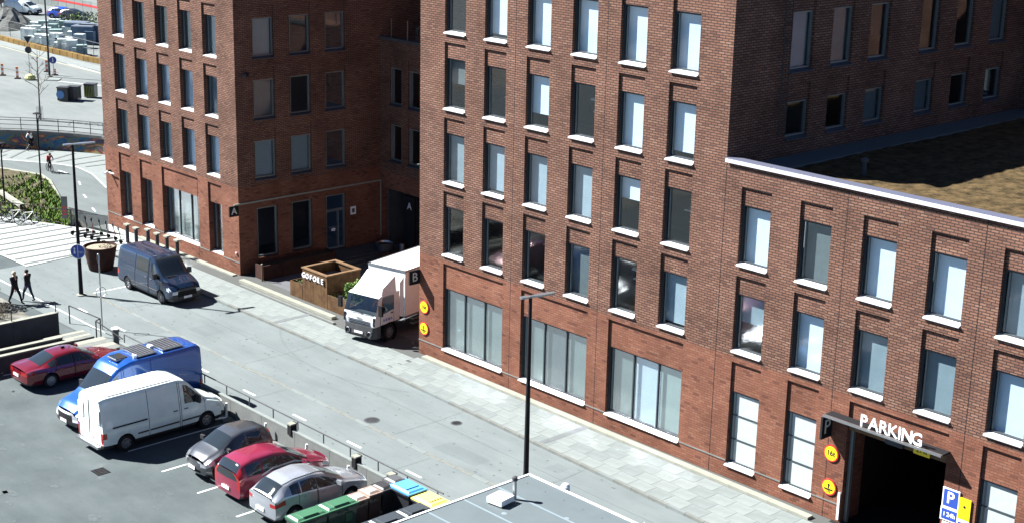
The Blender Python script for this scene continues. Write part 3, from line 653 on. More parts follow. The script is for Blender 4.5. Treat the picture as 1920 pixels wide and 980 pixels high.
b = MB(); b.quad((-34.55-AX, 0, -4.2), (-34.55-AX, 20, -4.2), (-34.55-AX, 20, 20), (-34.55-AX, 0, 20)); b.obj('wall', M['byl'], A)
MB().box((-34.55-AX, .05, 19.9), (0, 10.4, 20)).obj('roof', M['membrane'], A)
shift(empty('x')) if False else None
b = MB()
for z in (.02, 5.2, 8.8, 12.3, 15.9, 19.5): b.box((-34.4-AX, .5, z-.28), (-1.0, 9.5, z), 1)
b.quad((-34.4-AX, 5, 0), (-5, 5, 0), (-5, 5, 19.5), (-34.4-AX, 5, 19.5)); b.quad((-5, .6, 0), (-5, 9.9, 0), (-5, 9.9, 19.5), (-5, .6, 19.5)); b.obj('interior', [M['room'], M['roomf']], A)
# thin light strip along the courtyard wall
ls = empty('light_strip', (AX+.03, AY, 4.37), label='thin pale strip running along the shaded courtyard wall and down at its corner', cat='strip light')
MB().box((-.0, -.35, -.03), (.07, 10.4, .05)).obj('horizontal_strip', M['pale'], ls); MB().box((0, 10.36, -3.6), (.07, 10.42, -.03)).obj('vertical_strip', M['pale'], ls)
s = board_sign('A', -18.84+.06, -.16, .46, 3.70, 4.32, 'black projecting sign with letter A on the corner above the pavement')
s = empty('wall_plate', (AX+.01, 8.75, 2.5), label='small white wall plate right of the courtyard door', cat='sign'); MB().box((0, -.2, 0), (.04, .2, .5)).obj('plate', M['white'], s); MB().box((.04, -.1, .12), (.045, .1, .38)).obj('print', M['concd'], s)
for (x, y, z, ry, lab) in ((-33.9, .36, 3.66, 0, 'white security camera on a bracket at the far end of the left facade'), (-18.7, 1.2, 11.9, 0, 'small wall lamp high on the shaded side wall')):
    s = empty('wall_camera', (x, y, z), label=lab, cat='camera'); MB().box((-.05, -.05, -.1), (.05, .13, .1)).obj('base', M['black'], s); MB().box((.05, -.09, -.05), (.75, -.01, .0)).obj('bracket', M['white_metal'], s) if x < -30 else None; MB().tube([(0, -.1, .0), (.1, -.35, -.08)], .07, 10).obj('housing', M['white_metal'] if x < -30 else M['concd'], s)
s = empty('wall_vent', (-19.13, .47, 1.37), label='small round pink wall vent low beside the building corner', cat='vent'); MB().lathe([(.09, 0), (.09, .05), (.03, .09)], 14, T=Matrix.Rotation(R(90), 4, 'X')).obj('cap', mat('pink_cap', (.6, .35, .38)), s)
# ---- link building with passage
Lk = empty('link_building', (-18.84, 10.9, 0), label='shaded brick link block between the two offices above a dark passage', cat='building')
WL = Wall('f', 10.9); ops = []; sp = []
for z in (9.25, 5.75):
    for u in (-17.92, -16.15, -14.4, -12.6):
        o = dict(u0=u, u1=u+1.15, z0=z, z1=z+2.3, zr=z+2.95); ops.append(o); sp.append(o)
def shL(o): o.location = Vector(o.location)-Vector((-18.84, 10.9, 0)); return o
ops.append(dict(u0=-18.74, u1=-11.2, z0=0.05, z1=3.97, zr=3.97, dep=.5))
shL(build_wall(WL, 'wall', Lk, -18.84, -1.74, 0, 13.2, ops, [M['bxu'], M['bxl']], 5.0))
for o in sp: shL(window(WL, Lk, o, 'none', fm='frame_l'))
b = MB(); b.quad((0, 0.6, 13.15), (17.1, .6, 13.15), (17.1, 3, 13.15), (0, 3, 13.15)); b.quad((0, 3, 13), (17.1, 3, 13), (17.1, 3, 24), (0, 3, 24)); b.obj('upper_wall', M['bxu'], Lk); b = MB(); b.quad((0, 0, 13.1), (0, 3, 13.1), (0, 3, 24), (0, 0, 24)); b.obj('side_wall', M['byu'], Lk)
b = MB(); b.quad((.1, 6, 0), (8, 6, 0), (8, 6, 4), (.1, 6, 4)); b.quad((.1, .6, 0), (.1, 6, 0), (.1, 6, 4), (.1, .6, 4)); b.quad((.1, .6, 3.97), (8, .6, 3.97), (8, 6, 3.97), (.1, 6, 3.97)); b.quad((8, .6, 0), (8, 6, 0), (8, 6, 4), (8, .6, 4)); b.obj('passage_lining', M['concd'], Lk)
b = MB(); b.quad((0, 4.5, 5), (17, 4.5, 5), (17, 4.5, 13), (0, 4.5, 13)); b.quad((.02, .3, 5), (.02, 4.5, 5), (.02, 4.5, 13), (.02, .3, 13)); b.box((.02, .3, 8.2), (17, 4.5, 8.5)); b.box((.02, .3, 12.6), (17, 4.5, 12.8)); b.box((.02, .3, 4.7), (17, 4.5, 4.95)); b.obj('interior', M['room'], Lk)
MB().box((-.02, -.08, 13.2), (17.1, .4, 13.36)).obj('parapet_coping', M['concd'], Lk)
rl = empty('terrace_railing', (-18.6, 10.95, 13.36), label='glass balustrade with thin steel posts on the roof terrace of the link block', cat='railing')
for k in range(7): MB().box((.75+k*1.55, 0, 0), (.8+k*1.55, .05, 1.15)).obj('post', M['steel'], rl)
for k in range(6): MB().box((.85+k*1.55, .015, .1), (2.25+k*1.55, .03, .95)).obj('glass_panel', M['glass'], rl)
s = empty('entrance_pylon', (-15.75, 10.75, .1), label='tall black entrance pylon with pale letter A in the dark passage', cat='sign'); MB().box((-.45, -.05, 0), (.5, .1, 3.8)).obj('panel', M['black'], s); text('letter', 'A', .62, mat('pale_letter', (.7, .7, .7)), s, (.05, -.06, 3.2), FY, .01)
s = empty('ash_bin', (-15.9, 10.3, .1), label='slim steel cylinder bin in front of the black pylon', cat='bin'); MB().lathe([(.16, 0), (.16, .9), (.13, .93)], 14).obj('body', M['steel'], s); MB().lathe([(.17, .93), (.17, 1.0)], 14).obj('lid', M['black'], s)
# ------------------------------------------------------------------ vehicles
def paint(name, col, rough=.28, metal=0):
    return mat(name, col, rough, metal, .5, coat=.9, noise=.06, scale=2)
def wheel(parent, x, y, r, side, w_=.22, rimk=5):
    """side +1: outer face towards +y"""
    T = Matrix.Rotation(R(90), 4, 'X')
    h = w_/2; b = MB(); b.lathe([(r*.62, -h), (r*.93, -h), (r, -h*.6), (r, h*.6), (r*.93, h), (r*.62, h)], 28, T=T, cap=False)
    o = b.obj('wheel', M['tyre'], parent, smooth=True, ang=35, loc=(x, y, r)); f = side
    q = MB(); q.lathe([(r*.64, -h*.7), (r*.64, h*.95), (r*.58, h*.95), (r*.56, h*.3)], 24, T=T, cap=False); q.lathe([(0.01, h*.12), (r*.58, h*.12)], 24, T=T, cap=False) ; q.lathe([(r*.16, h*.1), (r*.16, h*.8), (.01, h*.85)], 12, T=T, cap=False)
    for k in range(rimk):
        a = 2*math.pi*k/rimk; S = Matrix.Rotation(a, 4, 'Y'); q.box((-r*.07, -h*.75, r*.12), (r*.07, -h*.35, r*.6), 0, S)
    for v in range(len(q.v)):
        pass
    if f < 0:   # spokes already at -y
        pass
    else: q.v = [(a, -b_, c) for a, b_, c in q.v]
    # lathe used T mapping z->-y: outer side is -y for side<0
    q.obj('rim', M['rim'], o, smooth=True, ang=30)
    return o
def interp(keys, s, i):
    if s <= keys[0][0]: return keys[0][i]
    for a, b in zip(keys[:-1], keys[1:]):
        if s <= b[0]:
            t = (s-a[0])/max(1e-9, b[0]-a[0]); return a[i]+(b[i]-a[i])*t
    return keys[-1][i]
def smooth_keys(keys, s, i, d=.09):
    return (interp(keys, s-d, i)+2*interp(keys, s, i)+interp(keys, s+d, i))/4
def vehicle(name, label, cat, loc, heading, spec, pm, group=None, scale=1.0, lx=1.0, hz=1.0):
    """spec: L, keys (s from the nose, zbottom, zbelt, zroof, half width belt, half width roof), glass, screen, rear, doors, wheels, r"""
    V = empty(name, loc, heading, label=label, cat=cat, group=group); V.scale = (scale*lx, scale, scale*hz)
    L, K = spec['L'], spec['keys']; wr = spec['r']; ws = spec['wheels']; W_ = max(k[4] for k in K); van = spec.get('van')
    br = {0, L}
    for a, b in spec['glass']+[spec['screen']]+([spec['rear']] if spec.get('rear') else [])+spec['doors']: br |= {a, b}
    for k in K: br.add(k[0])
    ar = wr*1.16
    for s in ws:
        for t in range(-8, 9): br.add(s+ar*math.sin(t/8*math.pi/2))
    n = int(L/.16)
    base = sorted(br); st = [base[0]]
    for s in base[1:]:
        if s-st[-1] < .012:
            continue
        m = int((s-st[-1])/.16); p = st[-1]
        for k in range(m): st.append(p+(s-p)*(k+1)/(m+1))
        st.append(s)
    # section
    def sect(s):
        zb = interp(K, s, 1); zl = smooth_keys(K, s, 2); zr = smooth_keys(K, s, 3); wb = smooth_keys(K, s, 4); wrf = smooth_keys(K, s, 5)
        arch = 0
        for q in ws:
            d = s-q
            if abs(d) < ar: arch = max(arch, wr+math.sqrt(ar*ar-d*d)-.0)
        zsh = max(zl+.004, zr-(.12 if van else .085)); pts = []
        hh = zl-zb
        low = [(.90, zb), (.965, zb+.07), (1.0, zb+.16), (1.005, zb+hh*.45), (1.0, zb+hh*.7), (.985, zb+hh*.9), (.965, zl)]
        for j, (f, z) in enumerate(low): pts.append([wb*f, max(z, min(arch+j*.004, zl-.02+j*.001)) if arch else z])
        y0 = wb*.965; bulge = .02
        for t in (.06, .5, .9, 1.0): 
            pts.append([y0+(wrf-y0)*t+bulge*math.sin(math.pi*t), zl+(zsh-zl)*t])
        pts += [[wrf-.05, zr-.045 if zr-zsh > .05 else (zr+zsh)/2], [wrf*.78, zr-.016], [wrf*.4, zr-.003], [0, zr]]
        return pts
    S = [sect(s) for s in st]; J = len(S[0])                 # 15 points: 0..6 low, 7..10 side glass zone, 11..14 roof
    parts = {}
    def add(part, pts, m=0):
        parts.setdefault(part, MB()).poly(pts, m)
    X = lambda s: L/2-s
    gl, scr, rear = spec['glass'], spec['screen'], spec.get('rear')
    def inr(s, r): return r and r[0] < s < r[1]
    for i in range(len(st)-1):
        sm = (st[i]+st[i+1])/2
        for j in range(J-1):
            for sd in (1, -1):
                a, b, c, d = S[i][j], S[i+1][j], S[i+1][j+1], S[i][j+1]
                P4 = [(X(st[i]), sd*a[0], a[1]), (X(st[i+1]), sd*b[0], b[1]), (X(st[i+1]), sd*c[0], c[1]), (X(st[i]), sd*d[0], d[1])]
                if sd < 0: P4.reverse()
                zc = (a[1]+b[1]+c[1]+d[1])/4; part = 'body'
                if 6 < j < 9 and any(inr(sm, g) for g in gl): part = 'side_window%d%d' % ([k for k, g in enumerate(gl) if inr(sm, g)][0], sd)
                elif j >= 11 and inr(sm, scr): part = 'windscreen'
                elif j >= 11 and rear and inr(sm, rear): part = 'rear_window'
                elif j < 1 and not van: part = 'trim'
                elif van and spec.get('trimz') and zc < spec['trimz'] and j < 4: part = 'trim'
                elif j < 7 and any(inr(sm, g) for g in spec['doors']): part = 'door%d%d' % ([k for k, g in enumerate(spec['doors']) if inr(sm, g)][0], sd)
                elif spec.get('lampF') and sm < spec['lampF'][0] and spec['lampF'][1] < zc < spec['lampF'][2] and j < 7: part = 'headlamp%d' % sd
                elif spec.get('lampR') and sm > L-spec['lampR'][0] and spec['lampR'][1] < zc < spec['lampR'][2] and j < spec.get('lampRj', 7): part = 'tail_lamp%d' % sd
                add(part, P4)
    # nose and tail caps, gently bowed
    for end in (0, -1):
        sec = S[end]; sx = X(st[end]); sg = 1 if end == 0 else -1; bow = spec['bow'][0 if end == 0 else 1]; NN = 12
        wmax = max(p[0] for p in sec)
        def pt(j, t):
            y = sec[j][0]*t; z = sec[j][1]; vz = 1 if not van else 1
            lean = spec.get('lean', (0, 0))[0 if end == 0 else 1]*(z-sec[0][1])
            return (sx+sg*(bow*(1-(y/max(wmax, .01))**2)*min(1, (j+2)/4 if j < 4 else 1)*(1 if z < sec[6][1] else .9)-lean*0), y, z)
        for j in range(J-2):
            for k in range(NN):
                t0, t1 = -1+2*k/NN, -1+2*(k+1)/NN; tm = abs(t0+t1)/2
                q4 = [pt(j, t0), pt(j, t1), pt(j+1, t1), pt(j+1, t0)]; zc = (sec[j][1]+sec[j+1][1])/2
                if end != 0: q4.reverse()
                fn = spec['front'] if end == 0 else spec['back']; pn = fn(zc, tm, j)
                pn = {'bumper': ('front_bumper', 'rear_bumper'), 'grille': ('grille', 'rear_trim')}.get(pn, (pn, pn))[0 if end == 0 else 1]
                if pn in ('headlamp', 'tail_lamp'): pn += '%d' % (1 if t0+t1 > 0 else -1)
                add(pn, q4)
        add('body', [pt(J-2, -1+2*k/NN) for k in range(NN+1)]+[])
    mats = {'body': pm, 'trim': M['plast'], 'windscreen': M['cglass'], 'rear_window': M['cglass'], 'grille': M['black'], 'rear_trim': M['black'], 'front_bumper': spec.get('bumperm', pm), 'rear_bumper': spec.get('bumperm', pm)}
    body = None; made = {}
    for p in sorted(parts, key=lambda q: q != 'body'):
        b = parts[p]; nm = p.rstrip('-0123456789'); m = mats.get(nm) or (M['cglass'] if 'window' in nm else pm if nm == 'door' else M['lampg'] if nm == 'headlamp' else M['tail'] if nm == 'tail_lamp' else pm)
        if nm in ('side_window', 'windscreen', 'rear_window') and spec.get('see'): m = M['vglass']
        me = b.mesh(nm, m, True); bm = bmesh.new(); bm.from_mesh(me); bmesh.ops.remove_doubles(bm, verts=bm.verts, dist=1e-4)
        for e in bm.edges:
            if len(e.link_faces) == 2 and e.calc_face_angle(0) > R(38): e.smooth = False
        bm.to_mesh(me); bm.free()
        o = link(nm, me, V); made[p] = o
    # door gaps and handles
    for k, (a, b_) in enumerate(spec['doors']):
        for sd in (1, -1):
            dr = made.get('door%d%d' % (k, sd))
            sb = MB()
            for s in (a, b_):
                P = sect(s); line = [(X(s), sd*(p[0]+.004), p[1]) for p in P[1:(10 if not spec.get('slab') else 11)]]; sb.tube(line, .009, 4, cap=False)
            if dr: sb.obj('door_gap', M['black'], dr)
            if dr:
                hs = b_-.22 if not (van and k == 1) else a+.2
                if spec.get('hrev'): hs = b_-.2
                P = sect(hs); zz = P[5][1]-.06; MB().box((X(hs)-.09, sd*(P[4][0]+.0)-.02, zz), (X(hs)+.09, sd*(P[4][0])+.03, zz+.035)).obj('handle', M['plast'] if van else pm, dr)
    # wheels, arches, underbody, mirrors
    inner = MB(); inner.box((X(L-.25), -W_*.80, .2), (X(.25), W_*.80, .5)); 
    if not spec.get('see'): inner.box((X(L-.35), -W_*.7, .5), (X(L*.2), W_*.7, .8))
    inner.obj('underbody', M['black'], V)
    for s in ws:
        for sd in (1, -1):
            wheel(V, X(s), sd*(W_-.13), wr, sd, .24, spec.get('spokes', 5))
    sm_ = spec['mirror']; P = sect(sm_); 
    for sd in (1, -1):
        y = P[6][0]; b = MB(); b.prism([(-.06, 0), (.05, 0), (.08, .2), (-.02, .24)] if sd > 0 else [(-.06, 0), (-.02, -.24), (.08, -.2), (.05, 0)], 0, .30 if van else .15)
        b.obj('mirror', M['plast'] if van or spec.get('mp') else pm, V, loc=(X(sm_), sd*(y-.01), P[6][1]+.02))
    for end, z in ((1, spec['plate'][0]), (-1, spec['plate'][1])):
        e = spec['bow'][0 if end == 1 else 1]+.012; x = end*(L/2+e); MB().box((min(x, x+end*.015), -.24, z), (max(x, x+end*.015), .24, z+.12)).obj('number_plate', M['white'], V)
    return V, sect, X
sedan = dict(L=4.9, r=.34, wheels=[.88, 3.82], bow=(.16, .12), mirror=1.62, plate=(.38, .62), spokes=9,
  keys=[(0, .26, .60, .66, .78, .62), (.25, .22, .70, .76, .88, .72), (.9, .2, .84, .90, .925, .76), (1.42, .2, .92, .99, .93, .74), (2.25, .2, .93, 1.38, .93, .60), (2.7, .2, .935, 1.43, .93, .60), (3.4, .2, .95, 1.38, .93, .58), (4.25, .22, .98, 1.05, .91, .66), (4.75, .26, .95, 1.0, .86, .68), (4.9, .32, .88, .93, .80, .66)],
  glass=[(1.72, 2.62), (2.68, 3.45), (3.5, 3.85)], screen=(1.46, 2.2), rear=(3.45, 4.2), doors=[(1.45, 2.62), (2.66, 3.55)], lampF=(.5, .55, .72), lampR=(.35, .68, .90),
  front=lambda z, t, j: 'headlamp' if .52 < z < .66 and t > .6 else 'grille' if .40 < z < .66 and t < .42 else 'bumper', back=lambda z, t, j: 'tail_lamp' if .66 < z < .88 and t > .55 else 'grille' if z < .38 else 'bumper')
hatch = dict(L=3.1, r=.31, wheels=[.55, 2.58], bow=(.2, .06), mirror=.95, plate=(.42, .7), spokes=8, mp=True,
  keys=[(0, .26, .66, .76, .72, .55), (.2, .22, .80, .90, .84, .62), (.62, .2, .95, 1.06, .87, .7), (1.3, .2, .98, 1.42, .88, .62), (1.75, .2, 1.0, 1.52, .88, .62), (2.6, .2, 1.05, 1.50, .87, .60), (2.98, .24, 1.04, 1.40, .85, .58), (3.1, .3, .98, 1.25, .82, .56)],
  glass=[(.85, 1.85), (1.98, 2.6)], screen=(.68, 1.32), rear=(2.8, 3.06), doors=[(.75, 1.95)], lampF=(.38, .60, .80), lampR=(.25, .7, .98),
  front=lambda z, t, j: 'headlamp' if .58 < z < .76 and t > .62 else 'grille' if (.36 < z < .46 or .5 < z < .58) and t < .62 else 'bumper', back=lambda z, t, j: 'rear_window' if z > .97 and t < .8 else 'tail_lamp' if z > .7 and t > .75 else 'bumper')
mpv = dict(L=4.35, r=.33, wheels=[.82, 3.5], bow=(.18, .07), mirror=1.35, plate=(.38, .48), spokes=7,
  keys=[(0, .24, .62, .70, .76, .60), (.25, .2, .76, .84, .86, .68), (.95, .2, .92, 1.03, .90, .74), (2.0, .2, .97, 1.50, .90, .64), (2.6, .2, .99, 1.60, .90, .64), (3.6, .2, 1.03, 1.58, .90, .63), (4.15, .22, 1.04, 1.46, .88, .64), (4.35, .28, .98, 1.18, .85, .66)],
  glass=[(1.3, 2.28), (2.36, 3.2), (3.3, 3.98)], screen=(1.02, 1.9), rear=(4.08, 4.34), doors=[(1.18, 2.3), (2.34, 3.25)], lampF=(.45, .55, .76), lampR=(.22, .72, 1.5), lampRj=10,
  front=lambda z, t, j: 'headlamp' if .5 < z < .68 and t > .6 else 'grille' if z < .6 and t < .5 and z > .34 else 'bumper', back=lambda z, t, j: 'rear_window' if z > .90 and t < .8 else 'tail_lamp' if z > .62 and t > .86 else 'bumper')
cross = dict(L=4.35, r=.36, wheels=[.88, 3.53], bow=(.18, .10), mirror=1.5, plate=(.42, .55), spokes=5,
  keys=[(0, .28, .70, .78, .78, .6), (.25, .24, .82, .90, .88, .7), (1.0, .24, .98, 1.07, .91, .76), (2.0, .24, 1.03, 1.50, .91, .66), (2.6, .24, 1.06, 1.62, .91, .66), (3.4, .24, 1.11, 1.58, .91, .64), (3.95, .26, 1.14, 1.44, .89, .62), (4.35, .32, 1.0, 1.12, .84, .64)],
  glass=[(1.45, 2.4), (2.46, 3.15), (3.2, 3.62)], screen=(1.1, 1.95), rear=(3.82, 4.3), doors=[(1.3, 2.42), (2.46, 3.3)], lampF=(.5, .66, .84), lampR=(.45, .80, 1.0),
  front=lambda z, t, j: 'headlamp' if .6 < z < .76 and t > .6 else 'grille' if .42 < z < .7 and t < .5 else 'bumper', back=lambda z, t, j: 'tail_lamp' if .76 < z < .95 and t > .62 else 'grille' if z < .4 else 'bumper')
vank = lambda hr: [(0, .28, .78, .92, .84, .62), (.2, .26, .98, 1.10, .93, .72), (.75, .25, 1.18, 1.30, .97, .80), (.95, .25, 1.22, 1.38, .98, .82), (1.75, .25, 1.26, hr-.12, .985, .80), (2.15, .25, 1.27, hr, .99, .80), (5.4, .28, 1.27, hr, .99, .80), (5.62, .3, 1.27, hr-.03, .985, .79), (5.68, .32, 1.26, hr-.08, .97, .77)]
van = dict(L=5.68, r=.35, wheels=[.94, 4.69], van=True, bow=(.12, .04), mirror=1.35, plate=(.45, .62), spokes=6, keys=vank(2.38), glass=[(1.12, 1.95)], screen=(.98, 1.82), doors=[(1.0, 2.12), (2.2, 3.62)], trimz=.5,
  lampF=(.45, .82, 1.0), lampR=(.12, .62, 1.0), front=lambda z, t, j: 'headlamp' if .62 < z < .85 and t > .62 else 'grille' if .50 < z < .8 and t < .6 else 'trim' if z < .5 else 'bumper', back=lambda z, t, j: 'tail_lamp' if .6 < z < .98 and t > .9 else 'trim' if z < .45 else 'bumper', slab=True)
def vanx(**k): d = dict(van); d.update(k); return d
def van_extras(V, X, L, zr, W_=.985):
    # waist rubbing strips, roof rail lip, rear door joint, hinges
    for sd in (1, -1):
        for a, b in ((1.15, 2.1), (2.25, 3.55), (3.65, 4.2)): MB().box((X(b), sd*W_-.012 if sd > 0 else -W_-.02, .58), (X(a), sd*W_+.02 if sd > 0 else -W_+.012, .64)).obj('rub_strip', M['plast'], V)
        MB().box((X(5.2), sd*W_-.006, 1.12), (X(3.7), sd*W_+.016 if sd > 0 else sd*W_+.006, 1.17) if sd > 0 else (X(3.7), sd*W_+.006, 1.17)).obj('slide_rail', M['black'], V)
for_v = {}
v1, sec, X = vehicle('white_van', 'white long panel van parked nearest with its rear doors to the car park', 'van', (-1.15, -15.45, 0), R(91.2), van, paint('paint_white', (.68, .78, .76), .35), scale=1.065)
def rail_sides(V, X, W_=.99):
    for sd in (1, -1):
        y0, y1 = (W_-.005, W_+.02) if sd > 0 else (-W_-.02, -W_+.005)
        for a, b in ((1.2, 2.1), (2.24, 3.58), (3.66, 4.15)): MB().box((X(b), y0, .60), (X(a), y1, .66)).obj('rub_strip', M['plast'], V)
        MB().box((X(5.25), y0, 1.10), (X(3.7), y1, 1.15)).obj('slide_rail', M['black'], V)
rail_sides(v1, X)
def roofribs(V, X, zr, a, b, m, n=5, w_=.62):
    for k in range(n):
        y = -w_+2*w_*k/(n-1); MB().box((X(b), y-.035, zr-.02), (X(a), y+.035, zr+.012)).obj('roof_rib', m, V)
roofribs(v1, X, 2.375, 2.4, 5.3, M['white_metal'])
MB().box((X(5.68)-.055, -.012, .55), (X(5.68)-.03, .012, 2.2)).obj('rear_door_gap', M['black'], v1); MB().box((X(5.68)-.2, -.85, .34), (X(5.68)-.03, .85, .44)).obj('rear_step', M['steel'], v1)
for sd in (1, -1): MB().box((X(5.68)-.06, sd*.62-.2, 1.35), (X(5.68)-.045, sd*.62+.2, 1.95)).obj('rear_door_panel', M['white_metal'], v1)
# blue camper
campk = [(0, .28, .72, .86, .84, .66), (.2, .26, .95, 1.08, .95, .76), (.8, .25, 1.15, 1.3, .99, .82), (1.0, .25, 1.2, 1.4, 1.0, .84), (1.7, .25, 1.28, 2.12, 1.0, .82), (2.0, .25, 1.30, 2.40, 1.0, .84), (2.6, .25, 1.30, 2.58, 1.0, .86), (5.7, .28, 1.30, 2.58, 1.0, .86), (5.95, .3, 1.30, 2.54, .99, .85), (6.0, .32, 1.28, 2.46, .97, .83)]
cm = paint('paint_blue', (.012, .085, .36), .25, .3)
v2, sec, X = vehicle('camper_van', 'blue high roofed camper van with solar panels on its roof', 'van', (-4.05, -14.95, 0), R(-87.5), vanx(L=6.0, wheels=[.95, 4.75], keys=campk, glass=[(1.15, 1.95)], screen=(1.02, 1.72), doors=[(1.0, 2.1), (2.2, 3.5)], bumperm=M['white_metal'], bow=(.16, .04), plate=(.4, .6)), cm, scale=1.06)
for a, b in ((3.05, 3.95), (4.25, 5.25)):
    p = MB().box((X(b), -.66, 2.60), (X(a), .66, 2.655)).obj('solar_panel', M['steel'], v2)
    for k in range(6): MB().box((X(b)+.04+(b-a-.04)*k/6, -.62, 2.655), (X(b)+(b-a-.02)*(k+1)/6, .62, 2.66)).obj('cell', mat('solar_cell', (.035, .04, .05), .2), p)
MB().box((X(2.75), -.33, 2.55), (X(2.2), .33, 2.61)).obj('roof_hatch', M['cglass'], v2); MB().box((X(2.78), -.36, 2.54), (X(2.17), .36, 2.585)).obj('hatch_frame', M['steel'], v2)
MB().box((X(4.2), -.2, 2.57), (X(4.02), .05, 2.7)).obj('roof_box', M['white_metal'], v2); MB().lathe([(.07, 0), (.07, .12), (.1, .14), (.0, .18)], 10).obj('roof_cap', M['white_metal'], v2, loc=(X(2.95), .55, 2.56))
# dark blue van on the street
v3, sec, X = vehicle('dark_blue_van', 'dark blue minibus style van parked on the street by the left office', 'van', (-19.05, -4.72, 0), R(1.0), vanx(L=5.3, wheels=[.94, 4.3], keys=[(k[0] if k[0] < 3 else k[0]-.38, *k[1:]) for k in vank(2.28)], glass=[(1.12, 1.95), (2.25, 3.35)], doors=[(1.0, 2.12), (2.2, 3.5)], bumperm=M['plast'], plate=(.42, .6)), paint('paint_navy', (.008, .022, .055), .25, .3), scale=1.055)
for sd in (1, -1):
    y0, y1 = (.985, 1.01) if sd > 0 else (-1.01, -.985); MB().box((X(3.9), y0, .56), (X(1.3), y1, .63)).obj('rub_strip', M['plast'], v3)
MB().box((X(.98)-.0, -.6, 1.375), (X(.9), .0, 1.395)).obj('wiper', M['black'], v3); MB().box((X(1.7), .42, 1.98), (X(1.5), .7, 2.0)).obj('sticker', M['white'], v3) if False else None
roofribs(v3, X, 2.275, 2.3, 4.9, paint('paint_navy2', (.012, .03, .068), .3), 3, .5)
v4, sec, X = vehicle('red_sedan', 'dark red metallic saloon car beside the blue camper', 'car', (-9.95, -14.9, 0), R(90), sedan, paint('paint_red', (.16, .008, .016), .22, .25), scale=1.05)
MB().box((X(2.75)-.08, -.04, 1.43), (X(2.75)+.08, .04, 1.5)).obj('roof_fin', M['black'], v4); MB().box((-L4/2-.0, -.1, 0), (0, .1, .1)).obj('x', M['white'], v4) if False else None
v5, sec, X = vehicle('grey_hatchback', 'small dark grey hatchback facing the car park between the white van and the magenta car', 'car', (4.15, -15.0, 0), R(-90), hatch, paint('paint_grey', (.15, .16, .175), .22, .7), scale=1.05, lx=.97, hz=1.1)
v6, sec, X = vehicle('magenta_people_carrier', 'magenta red people carrier parked nose to the wall', 'car', (6.8, -14.62, 0), R(90), mpv, paint('paint_magenta', (.24, .022, .055), .25, .2), scale=1.05, lx=.95, hz=1.06)
v7, sec, X = vehicle('silver_crossover', 'silver grey crossover car parked beside the green bin containers', 'car', (9.45, -14.72, 0), R(90), cross, paint('paint_silver', (.50, .53, .58), .25, .6), scale=1.05, lx=.96, hz=1.06)
for sd in (1, -1):
    for s in (1.7,): pass
    pts = [(X(1.9), sd*.62, 1.53), (X(2.4), sd*.66, 1.63), (X(3.4), sd*.65, 1.61), (X(3.9), sd*.6, 1.49)]; MB().tube(pts, .022, 6).obj('roof_rail', M['steel'], v7)
# ---- truck
T = empty('box_truck', (-4.92, -1.35, .12), R(-78), label='white box truck emerging from the courtyard with its driver at the wheel', cat='truck')
tw = paint('paint_truck', (.66, .68, .68), .35)
cab = MB(); hw = 1.05
def cabsec(x, z0, z1, h): return [(x, -h, z0), (x, h, z0), (x, h, z1), (x, -h, z1)]
# lower front panel (x=0 front, -x back)
b = MB(); prof = [(.0, .95), (.02, 1.25), (-.03, 1.5)]
b.poly([(0, -hw, .95), (0, hw, .95), (.02, hw, 1.2), (.02, -hw, 1.2)]); b.poly([(.02, -hw, 1.2), (.02, hw, 1.2), (-.05, hw, 1.55), (-.05, -hw, 1.55)])
for sd in (1, -1):
    y = sd*hw
    b.poly([(0, y, .95), (.02, y, 1.2), (-.05, y, 1.55), (-.42, y, 1.55), (-.42, y, .95)]); b.poly([(-1.5, y, .95), (-1.5, y, 2.5), (-1.95, y, 2.5), (-1.95, y, .95)])
    b.poly([(-.42, y*.995, 1.55), (-.05, y, 1.55), (-.34, y*.96, 2.42), (-.5, y*.96, 2.5), (-1.5, y*.98, 2.5), (-1.5, y, 2.4), (-.62, y*.985, 2.4)])
b.poly([(-1.95, -hw, .95), (-1.95, hw, .95), (-1.95, hw, 2.5), (-1.95, -hw, 2.5)])
b.poly([(-.34, -hw*.96, 2.42), (-.34, hw*.96, 2.42), (-.5, hw*.96, 2.5), (-.5, -hw*.96, 2.5)]); b.poly([(-.5, -hw*.96, 2.5), (-.5, hw*.96, 2.5), (-1.95, hw, 2.5), (-1.95, -hw, 2.5)])
b.obj('cab', tw, T)
MB().box((-1.9, -hw+.02, .9), (-.05, hw-.02, 1.05)).obj('cab_floor', M['black'], T)
wsb = MB(); wsb.poly([(-.052, -hw*.985, 1.57), (-.052, hw*.985, 1.57), (-.345, hw*.945, 2.40), (-.345, -hw*.945, 2.40)]); wsb.obj('windscreen', M['vglass'], T)
MB().box((-.55, -.95, 1.45), (-.12, .95, 1.56)).obj('dashboard', M['concd'], T)
